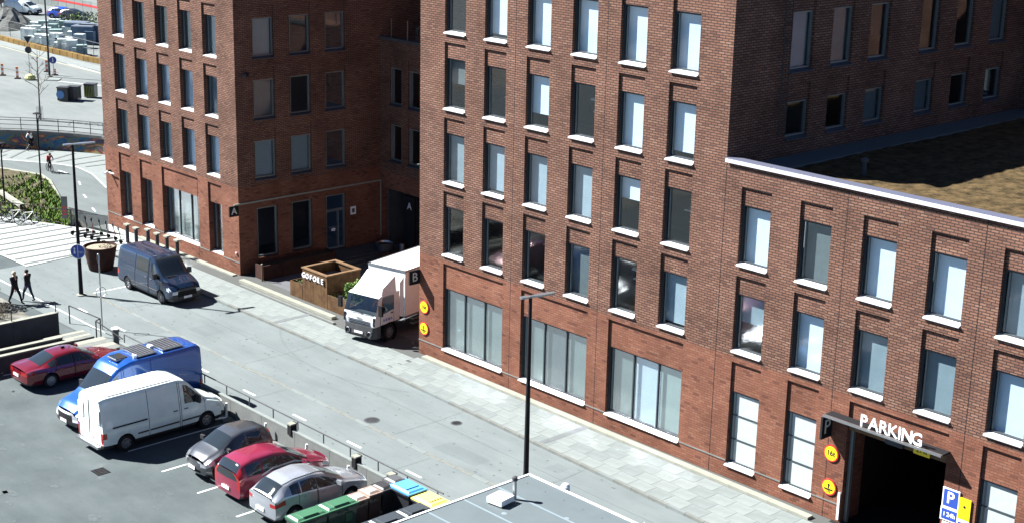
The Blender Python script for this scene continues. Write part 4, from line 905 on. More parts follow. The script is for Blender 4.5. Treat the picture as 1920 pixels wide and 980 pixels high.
for sd in (1, -1):
    y = sd*(hw+.004); d = MB(); d.poly([(-.42, y, .95), (-1.5, y, .95), (-1.5, y, 1.62), (-.42, y, 1.50)])
    dr = d.obj('door', tw, T); g = MB(); g.poly([(-.45, y*.999, 1.53), (-1.45, y*.999, 1.65), (-1.45, y*.985, 2.38), (-.68, y*.985, 2.38)]); g.obj('side_window', M['vglass'], dr)
    MB().tube([(-.42, y, .96), (-.42, y, 1.5), (-.66, y*.985, 2.42), (-1.5, y*.985, 2.42), (-1.5, y, .96), (-.42, y, .96)], .014, 5).obj('door_gap', M['black'], dr)
    MB().box((-1.42, min(y, y+sd*.03), 1.45), (-1.25, max(y, y+sd*.03), 1.5)).obj('handle', M['plast'], dr)
    text('company_letters', 'N B M A', .2, M['blue'], dr, (-1.0, y+sd*.012, 1.18), (R(90), 0, 0 if sd < 0 else R(180)), .004, .004)
    MB().box((-.12, min(sd*hw, sd*(hw+.32)), 2.12), (-.06, max(sd*hw, sd*(hw+.32)), 2.15)).obj('mirror_arm', M['black'], T)
    mm = MB(); mm.box((-.16, min(sd*(hw+.2), sd*(hw+.42)), 1.62), (-.02, max(sd*(hw+.2), sd*(hw+.42)), 2.18)); mm.obj('mirror', M['black'], T)
    MB().lathe([(.0, .0), (.14, .0), (.12, .03)], 16, T=Matrix.Translation((.07, sd*.72, .56)) @ Matrix.Rotation(R(90), 4, 'Y'), cap=False).obj('headlamp', M['lampg'], T)
    MB().box((.055, sd*.72-.2, .45), (.075, sd*.72+.2, .68)).obj('lamp_housing', M['black'], T)
    MB().box((-.02, sd*.98-.06, 1.0), (.028, sd*.98+.06, 1.45)).obj('air_slot', M['black'], T)
bmp = MB(); bmp.prism([(-.42, -1.07), (-.1, -1.07), (.05, -.9), (.08, 0), (.05, .9), (-.1, 1.07), (-.42, 1.07)], .32, .93); bmp.obj('bumper', M['concd'], T)
for z in (.99, 1.08, 1.17): MB().box((.01, -.72, z), (.035, .72, z+.035)).obj('grille_bar', M['black'], T)
text('brand_letters', 'IVECO', .13, M['concd'], T, (.035, 0, 1.31), (R(90), 0, R(90)), .01, .003)
MB().box((.08, -.28, .5), (.095, .28, .62)).obj('number_plate', M['white'], T); MB().box((.075, -.55, .36), (.09, .55, .44)).obj('step_bar', M['black'], T)
MB().tube([(.0, -.75, 1.60), (.0, .1, 1.66)], .012, 5).obj('wiper', M['black'], T); MB().tube([(.0, -.05, 1.60), (.0, .8, 1.66)], .012, 5).obj('wiper', M['black'], T)
# roof deflector
d = MB(); hw2 = .98
f0 = [(-.42, -hw2*.8, 2.5), (-.42, hw2*.8, 2.5)]; m0 = [(-.9, -hw2*.86, 2.82), (-.9, hw2*.86, 2.82)]; t0 = [(-1.75, -hw2*.95, 3.32), (-1.75, hw2*.95, 3.32)]
d.poly([f0[0], f0[1], m0[1], m0[0]]); d.poly([m0[0], m0[1], t0[1], t0[0]])
for sd in (0, 1):
    y = -hw2 if sd == 0 else hw2; d.poly([f0[sd], m0[sd], t0[sd], (-1.75, y*1.02, 2.5), (-.6, y, 2.5)])
d.obj('roof_deflector', tw, T)
for sd in (1, -1): MB().poly([(-1.97, sd*1.06, 1.1), (-2.18, sd*1.16, 1.1), (-2.18, sd*1.16, 3.2), (-1.97, sd*1.06, 2.9)]); q = MB(); q.poly([(-1.97, sd*1.06, 1.1), (-2.18, sd*1.16, 1.1), (-2.18, sd*1.16, 3.2), (-1.97, sd*1.06, 2.9)]); q.obj('side_fairing', tw, T)
bx = MB().box((-8.0, -1.24, 1.0), (-2.2, 1.24, 3.5)).obj('cargo_box', M['white_metal'], T)
for a, c in (((-8.02, -1.26, 3.42), (-2.18, -1.2, 3.52)), ((-8.02, 1.2, 3.42), (-2.18, 1.26, 3.52)), ((-2.24, -1.26, 3.42), (-2.17, 1.26, 3.52)), ((-8.02, -1.26, .96), (-2.18, -1.2, 1.08)), ((-8.02, 1.2, .96), (-2.18, 1.26, 1.08))): MB().box(a, c).obj('edge_rail', M['steel'], bx)
for sd in (1, -1): 
    for k in range(1, 4): MB().box((-2.2-k*1.45-.02, min(sd*1.24, sd*1.255), 1.08), (-2.2-k*1.45+.02, max(sd*1.24, sd*1.255), 3.42)).obj('panel_seam', M['steel'], bx)
    MB().box((-6.0, min(sd*.9, sd*1.15), .42), (-3.0, max(sd*.9, sd*1.15), .5)).obj('side_guard', M['steel'], T); MB().box((-6.0, min(sd*.9, sd*1.15), .68), (-3.0, max(sd*.9, sd*1.15), .76)).obj('side_guard', M['steel'], T)
MB().box((-7.9, -.45, .6), (-.6, .45, .98)).obj('chassis', M['black'], T); MB().box((-2.9, -1.05, .4), (-2.2, -.6, .9)).obj('fuel_tank', M['steel'], T)
for s in (-1.15, -5.9):
    for sd in (1, -1): wheel(T, s, sd*.92, .44, sd, .28, 8); MB().lathe([(.56, -.16), (.56, .16)], 20, T=Matrix.Translation((s, sd*.93, .44)) @ Matrix.Rotation(R(90), 4, 'X'), cap=False).obj('wheel_arch', M['black'], T) if s > -2 else None
# ------------------------------------------------------------------ car park wall, railing, fixtures
cw_ = empty('car_park_wall', (-4.5, -11.75, 0), label='low pale concrete wall with a railing between the car park and the cycle lane', cat='wall')
x = -10.6
while x < 14.5: MB().box((x+4.5, -.14, -.02), (x+4.5+2.48, 0, .80)).obj('wall_panel', M['conc'], cw_); MB().box((x+4.5, -.15, .8), (x+4.5+2.49, .01, .85)).obj('coping', M['slab'], cw_); x += 2.5
rl = empty('wall_railing', (-10.4, -11.72, .87), label='thin grey steel railing on top of the car park wall', cat='railing')
x = 0
while x < 24.5: MB().box((x-.02, -.02, 0), (x+.02, .02, .42)).obj('post', M['concd'], rl); x += 1.85
MB().tube([(0, 0, .42), (24.4, 0, .42)], .03, 6).obj('top_rail', M['concd'], rl)
for i, x in enumerate((-6.2, 4.05, 8.6, 10.9)):
    o = empty('wall_light', (x, -11.78, .72), label=['black box light with pale cap on the wall behind the camper van', 'black box light with pale cap on the wall above the magenta car', 'black box light with pale cap on the wall by the silver car nose', 'black box light with pale cap on the wall behind the dark bins'][i], cat='wall light', group='box lights on the car park wall')
    MB().box((-.13, -.16, -.12), (.13, .16, .34)).obj('body', M['black'], o); MB().box((-.15, -.18, .34), (.15, .18, .40)).obj('cap', M['pale'], o)
for i, x in enumerate((2.55, -.55, 5.6, 8.5)):
    o = empty('plug_post', (x, -12.15, 0), label=['white angled pipe post at the wall behind the grey hatchback', 'white angled pipe post at the wall behind the white van nose', 'white angled pipe post at the wall by the magenta car nose', 'white angled pipe post at the wall by the silver car nose'][i], cat='post', group='white pipe posts along the car park wall')
    MB().tube([(-.1, -.55, .08), (0, -.1, .06), (.03, -.02, .1), (.03, 0, .75)], .055, 8).obj('pipe', M['white_metal'], o)
    MB().box((-.25, -.3, 0), (.3, .18, .05)).obj('base', M['conc'], o)
# ------------------------------------------------------------------ bins
def wheelie(name, label, loc, rz, w_, d_, h_, body, lid, big=False, lab=None):
    o = empty(name, loc, rz, label=label, cat='bin')
    t, u = w_/2, d_/2; MB().prism([(-t*.86, -u*.84), (t*.86, -u*.84), (t*.86, u*.84), (-t*.86, u*.84)], .12, h_, 0, [(-t, -u), (t, -u), (t, u), (-t, u)]).obj('body', body, o)
    MB().prism([(-t-.03, -u-.03), (t+.03, -u-.03), (t+.03, u+.03), (-t-.03, u+.03)], h_-.08, h_, 0).obj('rim', body, o)
    l = MB(); l.prism([(-t-.04, -u-.05), (t+.04, -u-.05), (t+.04, u+.04), (-t-.04, u+.04)], h_, h_+.05, 0); l.prism([(-t+.03, -u+.02), (t-.03, -u+.02), (t-.03, u-.02), (-t+.03, u-.02)], h_+.05, h_+.1, 0, [(-t+.1, -u+.1), (t-.1, -u+.1), (t-.1, u-.1), (-t+.1, u-.1)])
    L_ = l.obj('lid', lid, o); 
    if big: MB().box((-t*.5, -u+.1, h_+.1), (t*.5, u-.12, h_+.135)).obj('raised_panel', lid, L_)
    else: MB().box((-t+.14, -u+.14, h_+.1), (t-.14, u-.22, h_+.115)).obj('lid_label', M['white'] if lab else lid, L_)
    MB().tube([(-t+.05, u+.02, h_-.02), (-t+.05, u+.11, h_+.01), (t-.05, u+.11, h_+.01), (t-.05, u+.02, h_-.02)], .016, 6).obj('handle', body, o)
    for sx in (-1, 1):
        for sy in ((-1, 1) if big else (1,)): MB().lathe([(.1, -.025), (.1, .025)], 12, T=Matrix.Translation((sx*(t*.8), sy*u*.75, .1)) @ Matrix.Rotation(R(90), 4, 'Y')).obj('wheel', M['rubber'], o)
    MB().box((-t*.35, -u-.045, h_-.18), (t*.35, -u-.03, h_-.1)).obj('grip', body, o)
    return o
gb = paint('bin_green', (.025, .06, .045), .5); gl_ = mat('lid_green', (.04, .13, .07), .45, noise=.08); bb_ = paint('bin_black', (.014, .016, .02), .5); brb = paint('bin_brown', (.06, .035, .03), .5); brl = mat('lid_brown', (.26, .19, .16), .5)
g1 = wheelie('waste_container', 'green lidded four wheeled container nearest the photo bottom edge', (11.95, -16.62, 0), R(90), 1.35, .72, 1.15, gb, gl_, True)
g2 = wheelie('waste_container', 'green lidded container with a pale green sticker beside the brown bins', (11.93, -15.2, 0), R(90), 1.35, .72, 1.15, gb, gl_, True); MB().box((.12, -.375, .55), (.42, -.35, .9)).obj('sticker', gl_, g2)
wheelie('wheelie_bin', 'brown lidded bin with white label next to the green container', (11.83, -14.2, 0), R(90), .58, .66, 1.1, brb, brl, lab=1)
wheelie('wheelie_bin', 'brown lidded bin with white label next to the black bin', (11.80, -13.55, 0), R(90), .58, .66, 1.15, brb, brl, lab=1)
wheelie('wheelie_bin', 'black lidded narrow bin between brown bins and blue container', (11.75, -12.88, 0), R(92), .60, .7, 1.13, bb_, M['plast'])
wheelie('wheelie_bin', 'dark grey lidded bin in the corner against the car park wall', (11.65, -12.22, 0), R(90), .58, .7, 1.18, bb_, mat('lid_grey', (.07, .075, .08), .5))
wheelie('waste_container', 'dark container with bright blue lid', (12.5, -12.28, 0), R(180), 1.2, .85, 1.18, bb_, mat('lid_blue', (.08, .30, .62), .45), True)
wheelie('waste_container', 'dark container with yellow lid at the end of the bin row', (13.85, -12.25, 0), R(180), 1.15, .85, 1.12, bb_, mat('lid_yellow', (.85, .68, .16), .5), True)
for i, y in enumerate((-13.35, -14.65, -15.95)): wheelie('waste_container', ['black lidded container touching the yellow lidded one', 'middle one of the black lidded containers beside the grey roof', 'black lidded container nearest the photo bottom beside the grey roof'][i], (14.2, y, 0), R(-90), 1.2, .75, 1.12, bb_, mat('lid_dark', (.035, .045, .055), .45), True).__setitem__('group', 'black containers beside the grey roof')
# ------------------------------------------------------------------ small building whose flat roof pokes into the frame
k_ = empty('flat_roofed_building', (19.17, -12.2, 0), label='grey flat roof of a small building at the bottom of the view', cat='building')
MB().box((.25, -30, 0), (30, -.25, 3.85)).obj('wall', M['conc'], k_); MB().box((0, -30.2, 3.85), (30.2, 0, 3.99)).obj('roof', M['membrane'], k_)
MB().box((-.03, -30.2, 3.86), (.06, .03, 4.02)).obj('edge_trim', M['white_metal'], k_); MB().box((.06, -.06, 3.86), (30.2, .03, 4.02)).obj('edge_trim', M['white_metal'], k_)
for i in range(6): MB().box((.5+i*.9, -.6-i*.0, 3.99), (.52+i*.9, -.55, 4.0)).obj('roof_bolt', M['steel'], k_)
o = empty('roof_unit', (20.25, -14.55, 3.99), R(8), label='white box unit lying on the grey flat roof', cat='roof unit'); MB().box((-.32, -.34, .06), (.32, .34, .26)).obj('casing', M['white_metal'], o); MB().box((-.28, -.3, 0), (.28, .3, .06)).obj('feet', M['concd'], o)
o = empty('roof_pipe', (20.35, -14.0, 3.99), label='short dark vent pipe standing by the white unit on the grey roof', cat='pipe'); MB().tube([(0, 0, 0), (0, 0, .75)], .07, 12).obj('pipe', M['steel'], o); MB().lathe([(.1, .7), (.1, .82), (.04, .86)], 12).obj('cap', M['concd'], o)
o = empty('roof_lamp', (20.8, -12.02, 3.8), label='round white lamp on the far edge of the grey roof', cat='lamp'); MB().lathe([(.12, 0), (.16, .1), (.16, .25), (.1, .34), (.01, .36)], 16).obj('globe', M['white'], o); MB().box((-.05, -.2, 0), (.05, .02, .06)).obj('bracket', M['steel'], o)
# ------------------------------------------------------------------ street lamps
def street_lamp(loc, label, h_=8.57, arms=((0, 1.15),), pm='black', r=.11):
    o = empty('street_lamp', loc, label=label, cat='street lamp', group='street lamps')
    MB().tube([(0, 0, 0), (0, 0, 1.2), (0, 0, h_)], [r*1.15, r, r*.6], 14).obj('pole', M[pm], o, smooth=True, ang=40)
    MB().lathe([(.26, -.02), (.26, .06), (.14, .08)], 16).obj('base', M['pale'] if pm == 'black' else M['conc'], o)
    for dx, dy in arms:
        a = math.atan2(dy, dx); T_ = Matrix.Translation((0, 0, h_)) @ Matrix.Rotation(a, 4, 'Z'); l = math.hypot(dx, dy)
        MB().prism([(.0, -.06), (l*.4, -.13), (l, -.09), (l, .09), (l*.4, .13), (0, .06)], 0, .07).obj('lamp_head', M['steel'], o).matrix_local = T_
    return o
l1 = street_lamp((-21.4, -8.35, 0), 'tall black street lamp with a blue round sign at the left of the street', arms=((.25, 1.2), (-.1, -.5)))
l2 = street_lamp((14.95, -8.3, 0), 'tall black street lamp in front of the near office facade', arms=((.22, 1.05), (-.1, -.42)), h_=8.7)
s = empty('cycle_lane_sign', (-21.28, -8.46, 2.57), R(-43), label='round blue cycle and pedestrian sign on the left lamp post', cat='sign')
T = Matrix.Rotation(R(90), 4, 'Y'); MB().lathe([(.42, 0), (.42, .02)], 28, T=T).obj('rim', M['white'], s); MB().lathe([(.385, 0), (.385, .026)], 28, T=T).obj('disc', M['blue'], s)
MB().box((.026, -.012, -.34), (.032, .012, .34)).obj('divider', M['white'], s)
MB().lathe([(.05, 0), (.05, .006)], 12, T=Matrix.Translation((.026, -.18, .17)) @ T).obj('symbol', M['white'], s); MB().prism([(-.23, -.12), (-.13, -.12), (-.15, .1), (-.21, .1)], 0, .006).obj('symbol', M['white'], s).matrix_local = Matrix.Translation((.027, 0, 0)) @ Matrix.Rotation(R(90), 4, 'Y') @ Matrix.Rotation(R(90), 4, 'Z')
for cy in (.1, .26): MB().tube([(.03, cy+.06*math.cos(a), -.04+.06*math.sin(a)) for a in [k*math.pi/6 for k in range(13)]], .008, 4).obj('symbol', M['white'], s)
s = empty('traffic_sign_post', (-15.25, -10.35, 0), label='thin steel sign post seen from behind between lane and stone beds', cat='sign post'); MB().tube([(0, 0, 0), (0, 0, 4.1)], .035, 8).obj('post', M['steel'], s)
Td = Matrix.Rotation(R(90), 4, 'Y') @ Matrix.Rotation(0, 4, 'X')
MB().tube([(.06, .28*math.cos(a), 2.05+.28*math.sin(a)) for a in [k*math.pi/12 for k in range(25)]], .02, 5).obj('hoop', M['steel'], s); MB().lathe([(.27, 0), (.27, .012)], 24, T=Matrix.Translation((-.06, 0, 3.85)) @ Matrix.Rotation(R(20), 4, 'Z') @ T @ Matrix.Scale(.35, 4, (0, 1, 0))).obj('sign_back', M['steel'], s)
# small lamps by the sunken path
pl1 = at(78, 358, -2.0); pl2 = at(10, 396, -1.4)
for (px_, z, h_, lab) in ((pl1, -2.2, 6.2, 'dark lamp post on the grass bank beside the cyclist'), (pl2, -1.1, 4.6, 'dark lamp post at the left edge behind the parked bicycles')):
    o = empty('path_lamp', (*px_, z), label=lab, cat='lamp post', group='path lamps'); MB().tube([(0, 0, 0), (0, 0, h_)], [.07, .05], 10).obj('pole', M['black'], o); MB().lathe([(.2, 0), (.2, .1), (.12, .12)], 12).obj('base', M['pale'], o)
    MB().tube([(0, 0, h_-.8), (.1, .1, h_-.3), (.22, .25, h_)], .03, 6).obj('arm', M['black'], o); MB().lathe([(.28, 0), (.3, .05), (.05, .12)], 16).obj('lamp_head', M['black'], o, loc=(.0, .0, h_))
# ------------------------------------------------------------------ planters and plants
def leaves(name, parent, pts_fn, n, size, mats, seed=1):
    rg = random.Random(seed); b = MB()
    for k in range(n):
        p, up = pts_fn(rg); s_ = size*rg.uniform(.6, 1.3); a = Vector((rg.gauss(0, 1), rg.gauss(0, 1), rg.gauss(0, 1)+up)).normalized(); c = a.orthogonal().normalized(); c.rotate(Matrix.Rotation(rg.random()*6.28, 3, a)); d = a.cross(c)*.45
        p = Vector(p); b.poly([p-c*s_-d*0, p+d*s_, p+c*s_, p-d*s_], min(len(mats)-1, int(rg.random()*len(mats))))
    return b.obj(name, [M[m] for m in mats], parent)
def blob(cx, cy, cz, rx, ry, rz_):
    def f(rg):
        while 1:
            x, y, z = rg.uniform(-1, 1), rg.uniform(-1, 1), rg.uniform(-1, 1); q = x*x+y*y+z*z
            if .25 < q < 1: return (cx+x*rx, cy+y*ry, cz+z*rz_), .5
    return f
t_ = empty('round_planter', (-25.35, -5.0, 0), label='large dark round planter tub with bare soil on the street by the left office', cat='planter'); MB().lathe([(.66, 0), (.70, .05), (.98, 1.4), (.98, 1.45), (.91, 1.45), (.88, 1.3)], 36, cap=False).obj('tub', M['rustd'], t_, smooth=True, ang=30); MB().lathe([(.9, 1.32), (.6, 1.36), (.01, 1.38)], 30, cap=False).obj('soil', mat('dry_soil', (.24, .21, .16), .9, noise=.3, scale=5), t_); leaves('dry_stems', t_, blob(.3, .2, 1.45, .4, .4, .12), 90, .05, ['leaf3', 'soil'])
def planter(name, label, x0, y0, x1, y1, h_, m, boards=None, soil=.12, npl=0):
    o = empty(name, ((x0+x1)/2, (y0+y1)/2, .08), label=label, cat='planter'); w_, d_ = (x1-x0)/2, (y1-y0)/2; t = .06
    n = boards or max(1, int(2*w_/1.1))
    for k in range(n):
        a = -w_+2*w_*k/n; MB().box((a+.006, -d_, 0), (a+2*w_/n-.006, -d_+t, h_)).obj('panel', M[m], o); MB().box((a+.006, d_-t, 0), (a+2*w_/n-.006, d_, h_)).obj('panel', M[m], o)
    n2 = max(1, int(2*d_/1.1)) if not boards else max(1, int(2*d_/.45))
    for k in range(n2):
        a = -d_+t+2*(d_-t)*k/n2; c = a+2*(d_-t)/n2; MB().box((-w_, a+.004, 0), (-w_+t, c-.004, h_)).obj('panel', M[m], o); MB().box((w_-t, a+.004, 0), (w_, c-.004, h_)).obj('panel', M[m], o)
    MB().box((-w_+t, -d_+t, 0), (w_-t, d_-t, h_-soil)).obj('soil', M['soil'], o)
    if npl:
        leaves('foliage', o, lambda rg: ((rg.uniform(-w_+.1, w_-.1), rg.uniform(-d_+.1, d_-.1), h_-soil+rg.random()**2*.22), .6), npl, .055, ['leaf1', 'leaf2', 'leaf3'], int(abs(x0)*10))
    return o
go = planter('timber_planter', 'tall corten box planter with white GOFORE letters and an open top', -12.72, .62, -10.42, 2.9, 1.85, 'rust', 9, soil=.55)
MB().box((-1.2, -1.19, 1.85), (1.2, -1.0, 1.92)).obj('rim', M['wood'], go); MB().box((-1.2, 1.0, 1.85), (1.2, 1.19, 1.92)).obj('rim', M['wood'], go); MB().box((-1.2, -1.0, 1.85), (-1.0, 1.0, 1.92)).obj('rim', M['wood'], go); MB().box((1.0, -1.0, 1.85), (1.2, 1.0, 1.92)).obj('rim', M['wood'], go)
MB().box((-1.09, -1.08, 1.0), (1.09, 1.08, 1.32)).obj('snow_white_liner', M['slab'], go)
for k, ch in enumerate('GOFORE'): text('letter', ch, .40, M['white'], go, (-.95+k*.35, -1.2, 1.5), FY, .07, .004)
planter('corten_planter', 'small corten planter box left of the GOFORE box', -13.95, .62, -12.75, 2.2, .86, 'rust', None, npl=260)
pr_ = planter('corten_planter', 'long corten planter box with green shrubs between GOFORE box and truck', -10.4, .62, -6.6, 1.9, .86, 'rust', None, npl=500)
leaves('shrub', pr_, blob(-.95, .15, 1.15, .36, .3, .5), 520, .08, ['leaf1', 'leaf2', 'leaf2'], 4); leaves('shrub', pr_, blob(-.35, .25, 1.3, .34, .3, .65), 560, .08, ['leaf1', 'leaf2', 'leaf2'], 5); leaves('shrub', pr_, blob(.35, .2, 1.25, .34, .28, .6), 480, .08, ['leaf2', 'leaf1'], 6); leaves('shrub', pr_, blob(1.2, .1, 1.2, .3, .25, .5), 260, .07, ['leaf1', 'leaf2'], 8)
planter('dark_planter', 'long dark planter along the shaded courtyard wall', -18.1, 1.0, -17.2, 6.2, .85, 'rustd', None)
MB().tube([(-17.25, 1.05, .05), (-17.25, 1.05, 1.1)], .06, 8).obj('marker_post', M['wood'], label='short light wooden post at the corner of the dark courtyard planter', cat='post') if False else None
o = empty('marker_post', (-17.1, .85, .06), label='short pale post at the corner of the dark courtyard planter', cat='post'); MB().tube([(0, 0, 0), (0, 0, 1.0)], .045, 8).obj('shaft', M['wood'], o); MB().lathe([(.06, 1.0), (.06, 1.06), (.01, 1.09)], 10).obj('cap', M['pale'], o)
st_ = empty('entrance_steps', (-18.8, 6.2, .06), label='shaded concrete steps and landing below the courtyard door', cat='steps'); MB().box((0, .2, 0), (2.6, 4.6, .16)).obj('step', M['concd'], st_); MB().box((0, .35, .16), (2.2, 4.6, .32)).obj('step', M['concd'], st_); MB().box((0, .5, .32), (1.8, 4.6, .38)).obj('landing', M['concd'], st_)
o = empty('planter_bowl', (-16.9, 9.7, .38), label='white bowl planter in the shaded courtyard at the end of the steps', cat='planter'); MB().lathe([(.3, 0), (.45, .1), (.56, .55), (.52, .57), (.48, .46)], 20, cap=False).obj('bowl', M['steel'], o); MB().lathe([(.48, .46), (.01, .48)], 20, cap=False).obj('soil', M['soil'], o)  # white bowl in grey metal, courtyard shade put into the colour
planter('dark_planter', 'dark planter box in the shaded courtyard behind the truck', -14.9, 7.6, -12.2, 8.7, .9, 'rustd', None)
# ------------------------------------------------------------------ bollards and fence by the left office
for i, (x, y, h_) in enumerate(((-29.45, -.95, 1.1), (-28.35, -.95, 1.1), (-27.6, -.55, 1.1), (-26.4, -.6, 1.1), (-25.5, -.45, 1.1), (-24.3, -.45, 1.1))):
    o = empty('bollard', (x, y, .08), label=['first dark bollard with a pale flat cap from the scooters', 'second dark bollard with a pale flat cap from the scooters', 'third dark bollard with a pale flat cap from the scooters', 'fourth pale capped bollard behind the dark blue van', 'fifth pale capped bollard behind the dark blue van', 'last pale capped bollard at the right behind the dark blue van roof'][i], cat='bollard', group='pale capped bollards by the left office')
    MB().tube([(0, 0, 0), (0, 0, h_)], .12, 12).obj('post', M['concd'], o); MB().box((-.22, -.14, h_), (.22, .14, h_+.09)).obj('cap', M['pale'], o)
fe = empty('slatted_fence', (-36.0, -1.55, 0), label='dark vertical slat fence between the scooters and the sunken cycle path', cat='fence')
p0 = Vector((0, 0)); p1 = Vector((3.75, .78))
for k in range(40):
    q = p0+(p1-p0)*k/39; MB().box((q.x-.022, q.y-.015, 0), (q.x+.022, q.y+.015, 1.08)).obj('slat', M['frame'], fe)
MB().tube([(p0.x, p0.y, 1.12), (p1.x, p1.y, 1.12)], .03, 6).obj('top_rail', M['black'], fe); 
def fence_run(name, label, pts, h_=1.1, gap=1.6, rails=(1.0,), group=None, bars=False, z=0, m='black'):
    o = empty(name, (*pts[0], z), label=label, cat='railing', group=group); ox, oy = pts[0]
    for r in rails: MB().tube([(p[0]-ox, p[1]-oy, h_*r) for p in pts], .03, 6).obj('rail', M[m], o)
    for a, c in zip(pts[:-1], pts[1:]):
        L_ = math.hypot(c[0]-a[0], c[1]-a[1]); n = max(1, round(L_/gap))
        for k in range(n): MB().box((a[0]+(c[0]-a[0])*k/n-ox-.025, a[1]+(c[1]-a[1])*k/n-oy-.025, 0), (a[0]+(c[0]-a[0])*k/n-ox+.025, a[1]+(c[1]-a[1])*k/n-oy+.025, h_)).obj('post', M[m], o)
    return o
fence_run('slatted_fence_return', 'dark railing continuing from the info sign to the left office corner', [(-36.0, -1.85), (-34.6, -1.25)], 1.1, .5, (1.0,))
fence_run('bank_railing', 'dark steel railing between the striped plaza and the grass bank', [(-46.5, -7.6), (-41.5, -4.5), (-38.2, -2.8), (-36.1, -1.9)], 1.0, 1.0, (1.0, .1))
s = empty('info_sign', (-35.7, -2.0, 0), R(47), label='upright board sign with red lettering at the end of the bank railing', cat='sign'); MB().box((-.2, -.03, .5), (.2, .03, 2.0)).obj('board', M['conc'], s); MB().box((-.02, -.05, 0), (.02, .0, .5)).obj('leg', M['black'], s); 
for k in range(3): MB().box((-.14, -.036, .75+k*.22), (.14, -.03, .87+k*.22)).obj('red_print', M['red'], s)
# electric scooters
def scooter(name, label, loc, rz, col, group='rental scooters by the left office'):
    o = empty(name, loc, rz, label=label, cat='scooter', group=group)
    MB().box((-.5, -.08, .13), (.35, .08, .2)).obj('deck', M['plast'], o); MB().tube([(.4, 0, .18), (.5, 0, .35), (.38, 0, 1.12)], .03, 8).obj('stem', col, o); MB().tube([(.38, -.25, 1.13), (.38, .25, 1.13)], .02, 6).obj('handlebar', M['black'], o)
    for x in (-.55, .52): MB().lathe([(.06, -.03), (.12, -.03), (.12, .03), (.06, .03)], 14, T=Matrix.Translation((x, 0, .12)) @ Matrix.Rotation(R(90), 4, 'X')).obj('wheel', M['rubber'], o)
    MB().box((-.66, -.04, .22), (-.42, .04, .27)).obj('rear_mudguard', M['black'], o); MB().box((.34, -.05, .9), (.42, .05, 1.05)).obj('display', M['black'], o)
    return o
lg = mat('lime', (.06, .16, .05), .6); do_ = mat('dull_orange', (.28, .12, .07), .6); dr_ = mat('dull_red', (.16, .02, .03), .6)
for i, (x, y, c, l) in enumerate(((-29.75, -1.85, lg, 'lime green scooter nearest the bollards'), (-30.6, -1.75, dr_, 'dark scooter with red stem next to the lime green one'), (-31.4, -1.8, M['plast'], 'black scooter in the middle of the row'), (-32.1, -1.9, lg, 'green scooter in front of the slatted fence'), (-32.7, -2.1, do_, 'scooter with orange stem in front of the slatted fence'), (-33.3, -2.2, M['plast'], 'black scooter farthest along the fence'))):
    scooter('electric_scooter', l, (x, y, .04), R(66+i*5), c)
# bicycles
def bicycle(label, loc, rz, col, group='bicycles parked at the bank railing', lean=0):
    o = empty('bicycle', loc, rz, label=label, cat='bicycle', group=group); o.rotation_euler = (lean, 0, rz)
    for x in (-.52, .52):
        wl = MB().tube([(x+.33*math.cos(a), 0, .34+.33*math.sin(a)) for a in [k*math.pi/10 for k in range(21)]], .03, 5, cap=False).obj('wheel', M['rubber'], o); sp = MB()
        for k in range(6): sp.box((-.005, -.005, -.32), (.005, .005, .32), 0, Matrix.Translation((x, 0, .34)) @ Matrix.Rotation(k*math.pi/6, 4, 'Y'))
        sp.obj('spokes', M['steel'], wl, kind='stuff')
    fr = [(-.52, 0, .34), (-.08, 0, .32), (.36, 0, .82), (-.2, 0, .80), (-.08, 0, .32)]
    MB().tube(fr, .034, 6).obj('frame', col, o); MB().tube([(-.2, 0, .80), (-.52, 0, .34)], .016, 5).obj('seat_stay', col, o); MB().tube([(.52, 0, .34), (.36, 0, .82), (.32, 0, 1.0)], .02, 6).obj('fork', col, o)
    MB().tube([(.25, -.28, 1.02), (.34, -.1, 1.02), (.34, .1, 1.02), (.25, .28, 1.02)], .016, 5).obj('handlebar', M['black'], o); MB().prism([(-.36, -.09), (-.1, -.03), (-.1, .03), (-.36, .09)], .93, .98).obj('saddle', M['black'], o); MB().tube([(-.2, 0, .8), (-.23, 0, .93)], .016, 5).obj('seat_post', M['steel'], o)
    MB().tube([(-.08, -.1, .2), (-.08, -.1, .32), (-.08, .1, .32), (-.08, .1, .44)], .012, 4).obj('pedals', M['black'], o)
    return o
wb_ = M['white_metal']
for i, (x, y, rz, c, l) in enumerate(((-37.6, -3.7, 70, wb_, 'white bicycle at the right end of the bank railing row'), (-38.6, -4.1, 60, wb_, 'second white bicycle from the right at the bank railing'), (-39.4, -4.6, 75, M['black'], 'black bicycle between the two white ones'), (-40.0, -5.0, 55, wb_, 'white bicycle leaning at the middle of the railing'), (-42.0, -6.3, 65, M['steel'], 'silver bicycle left of the lamp post'), (-43.2, -6.9, 70, wb_, 'white bicycle at the left edge of the view'))):
    bicycle(l, (x, y, .04), R(rz), c, lean=R(8))
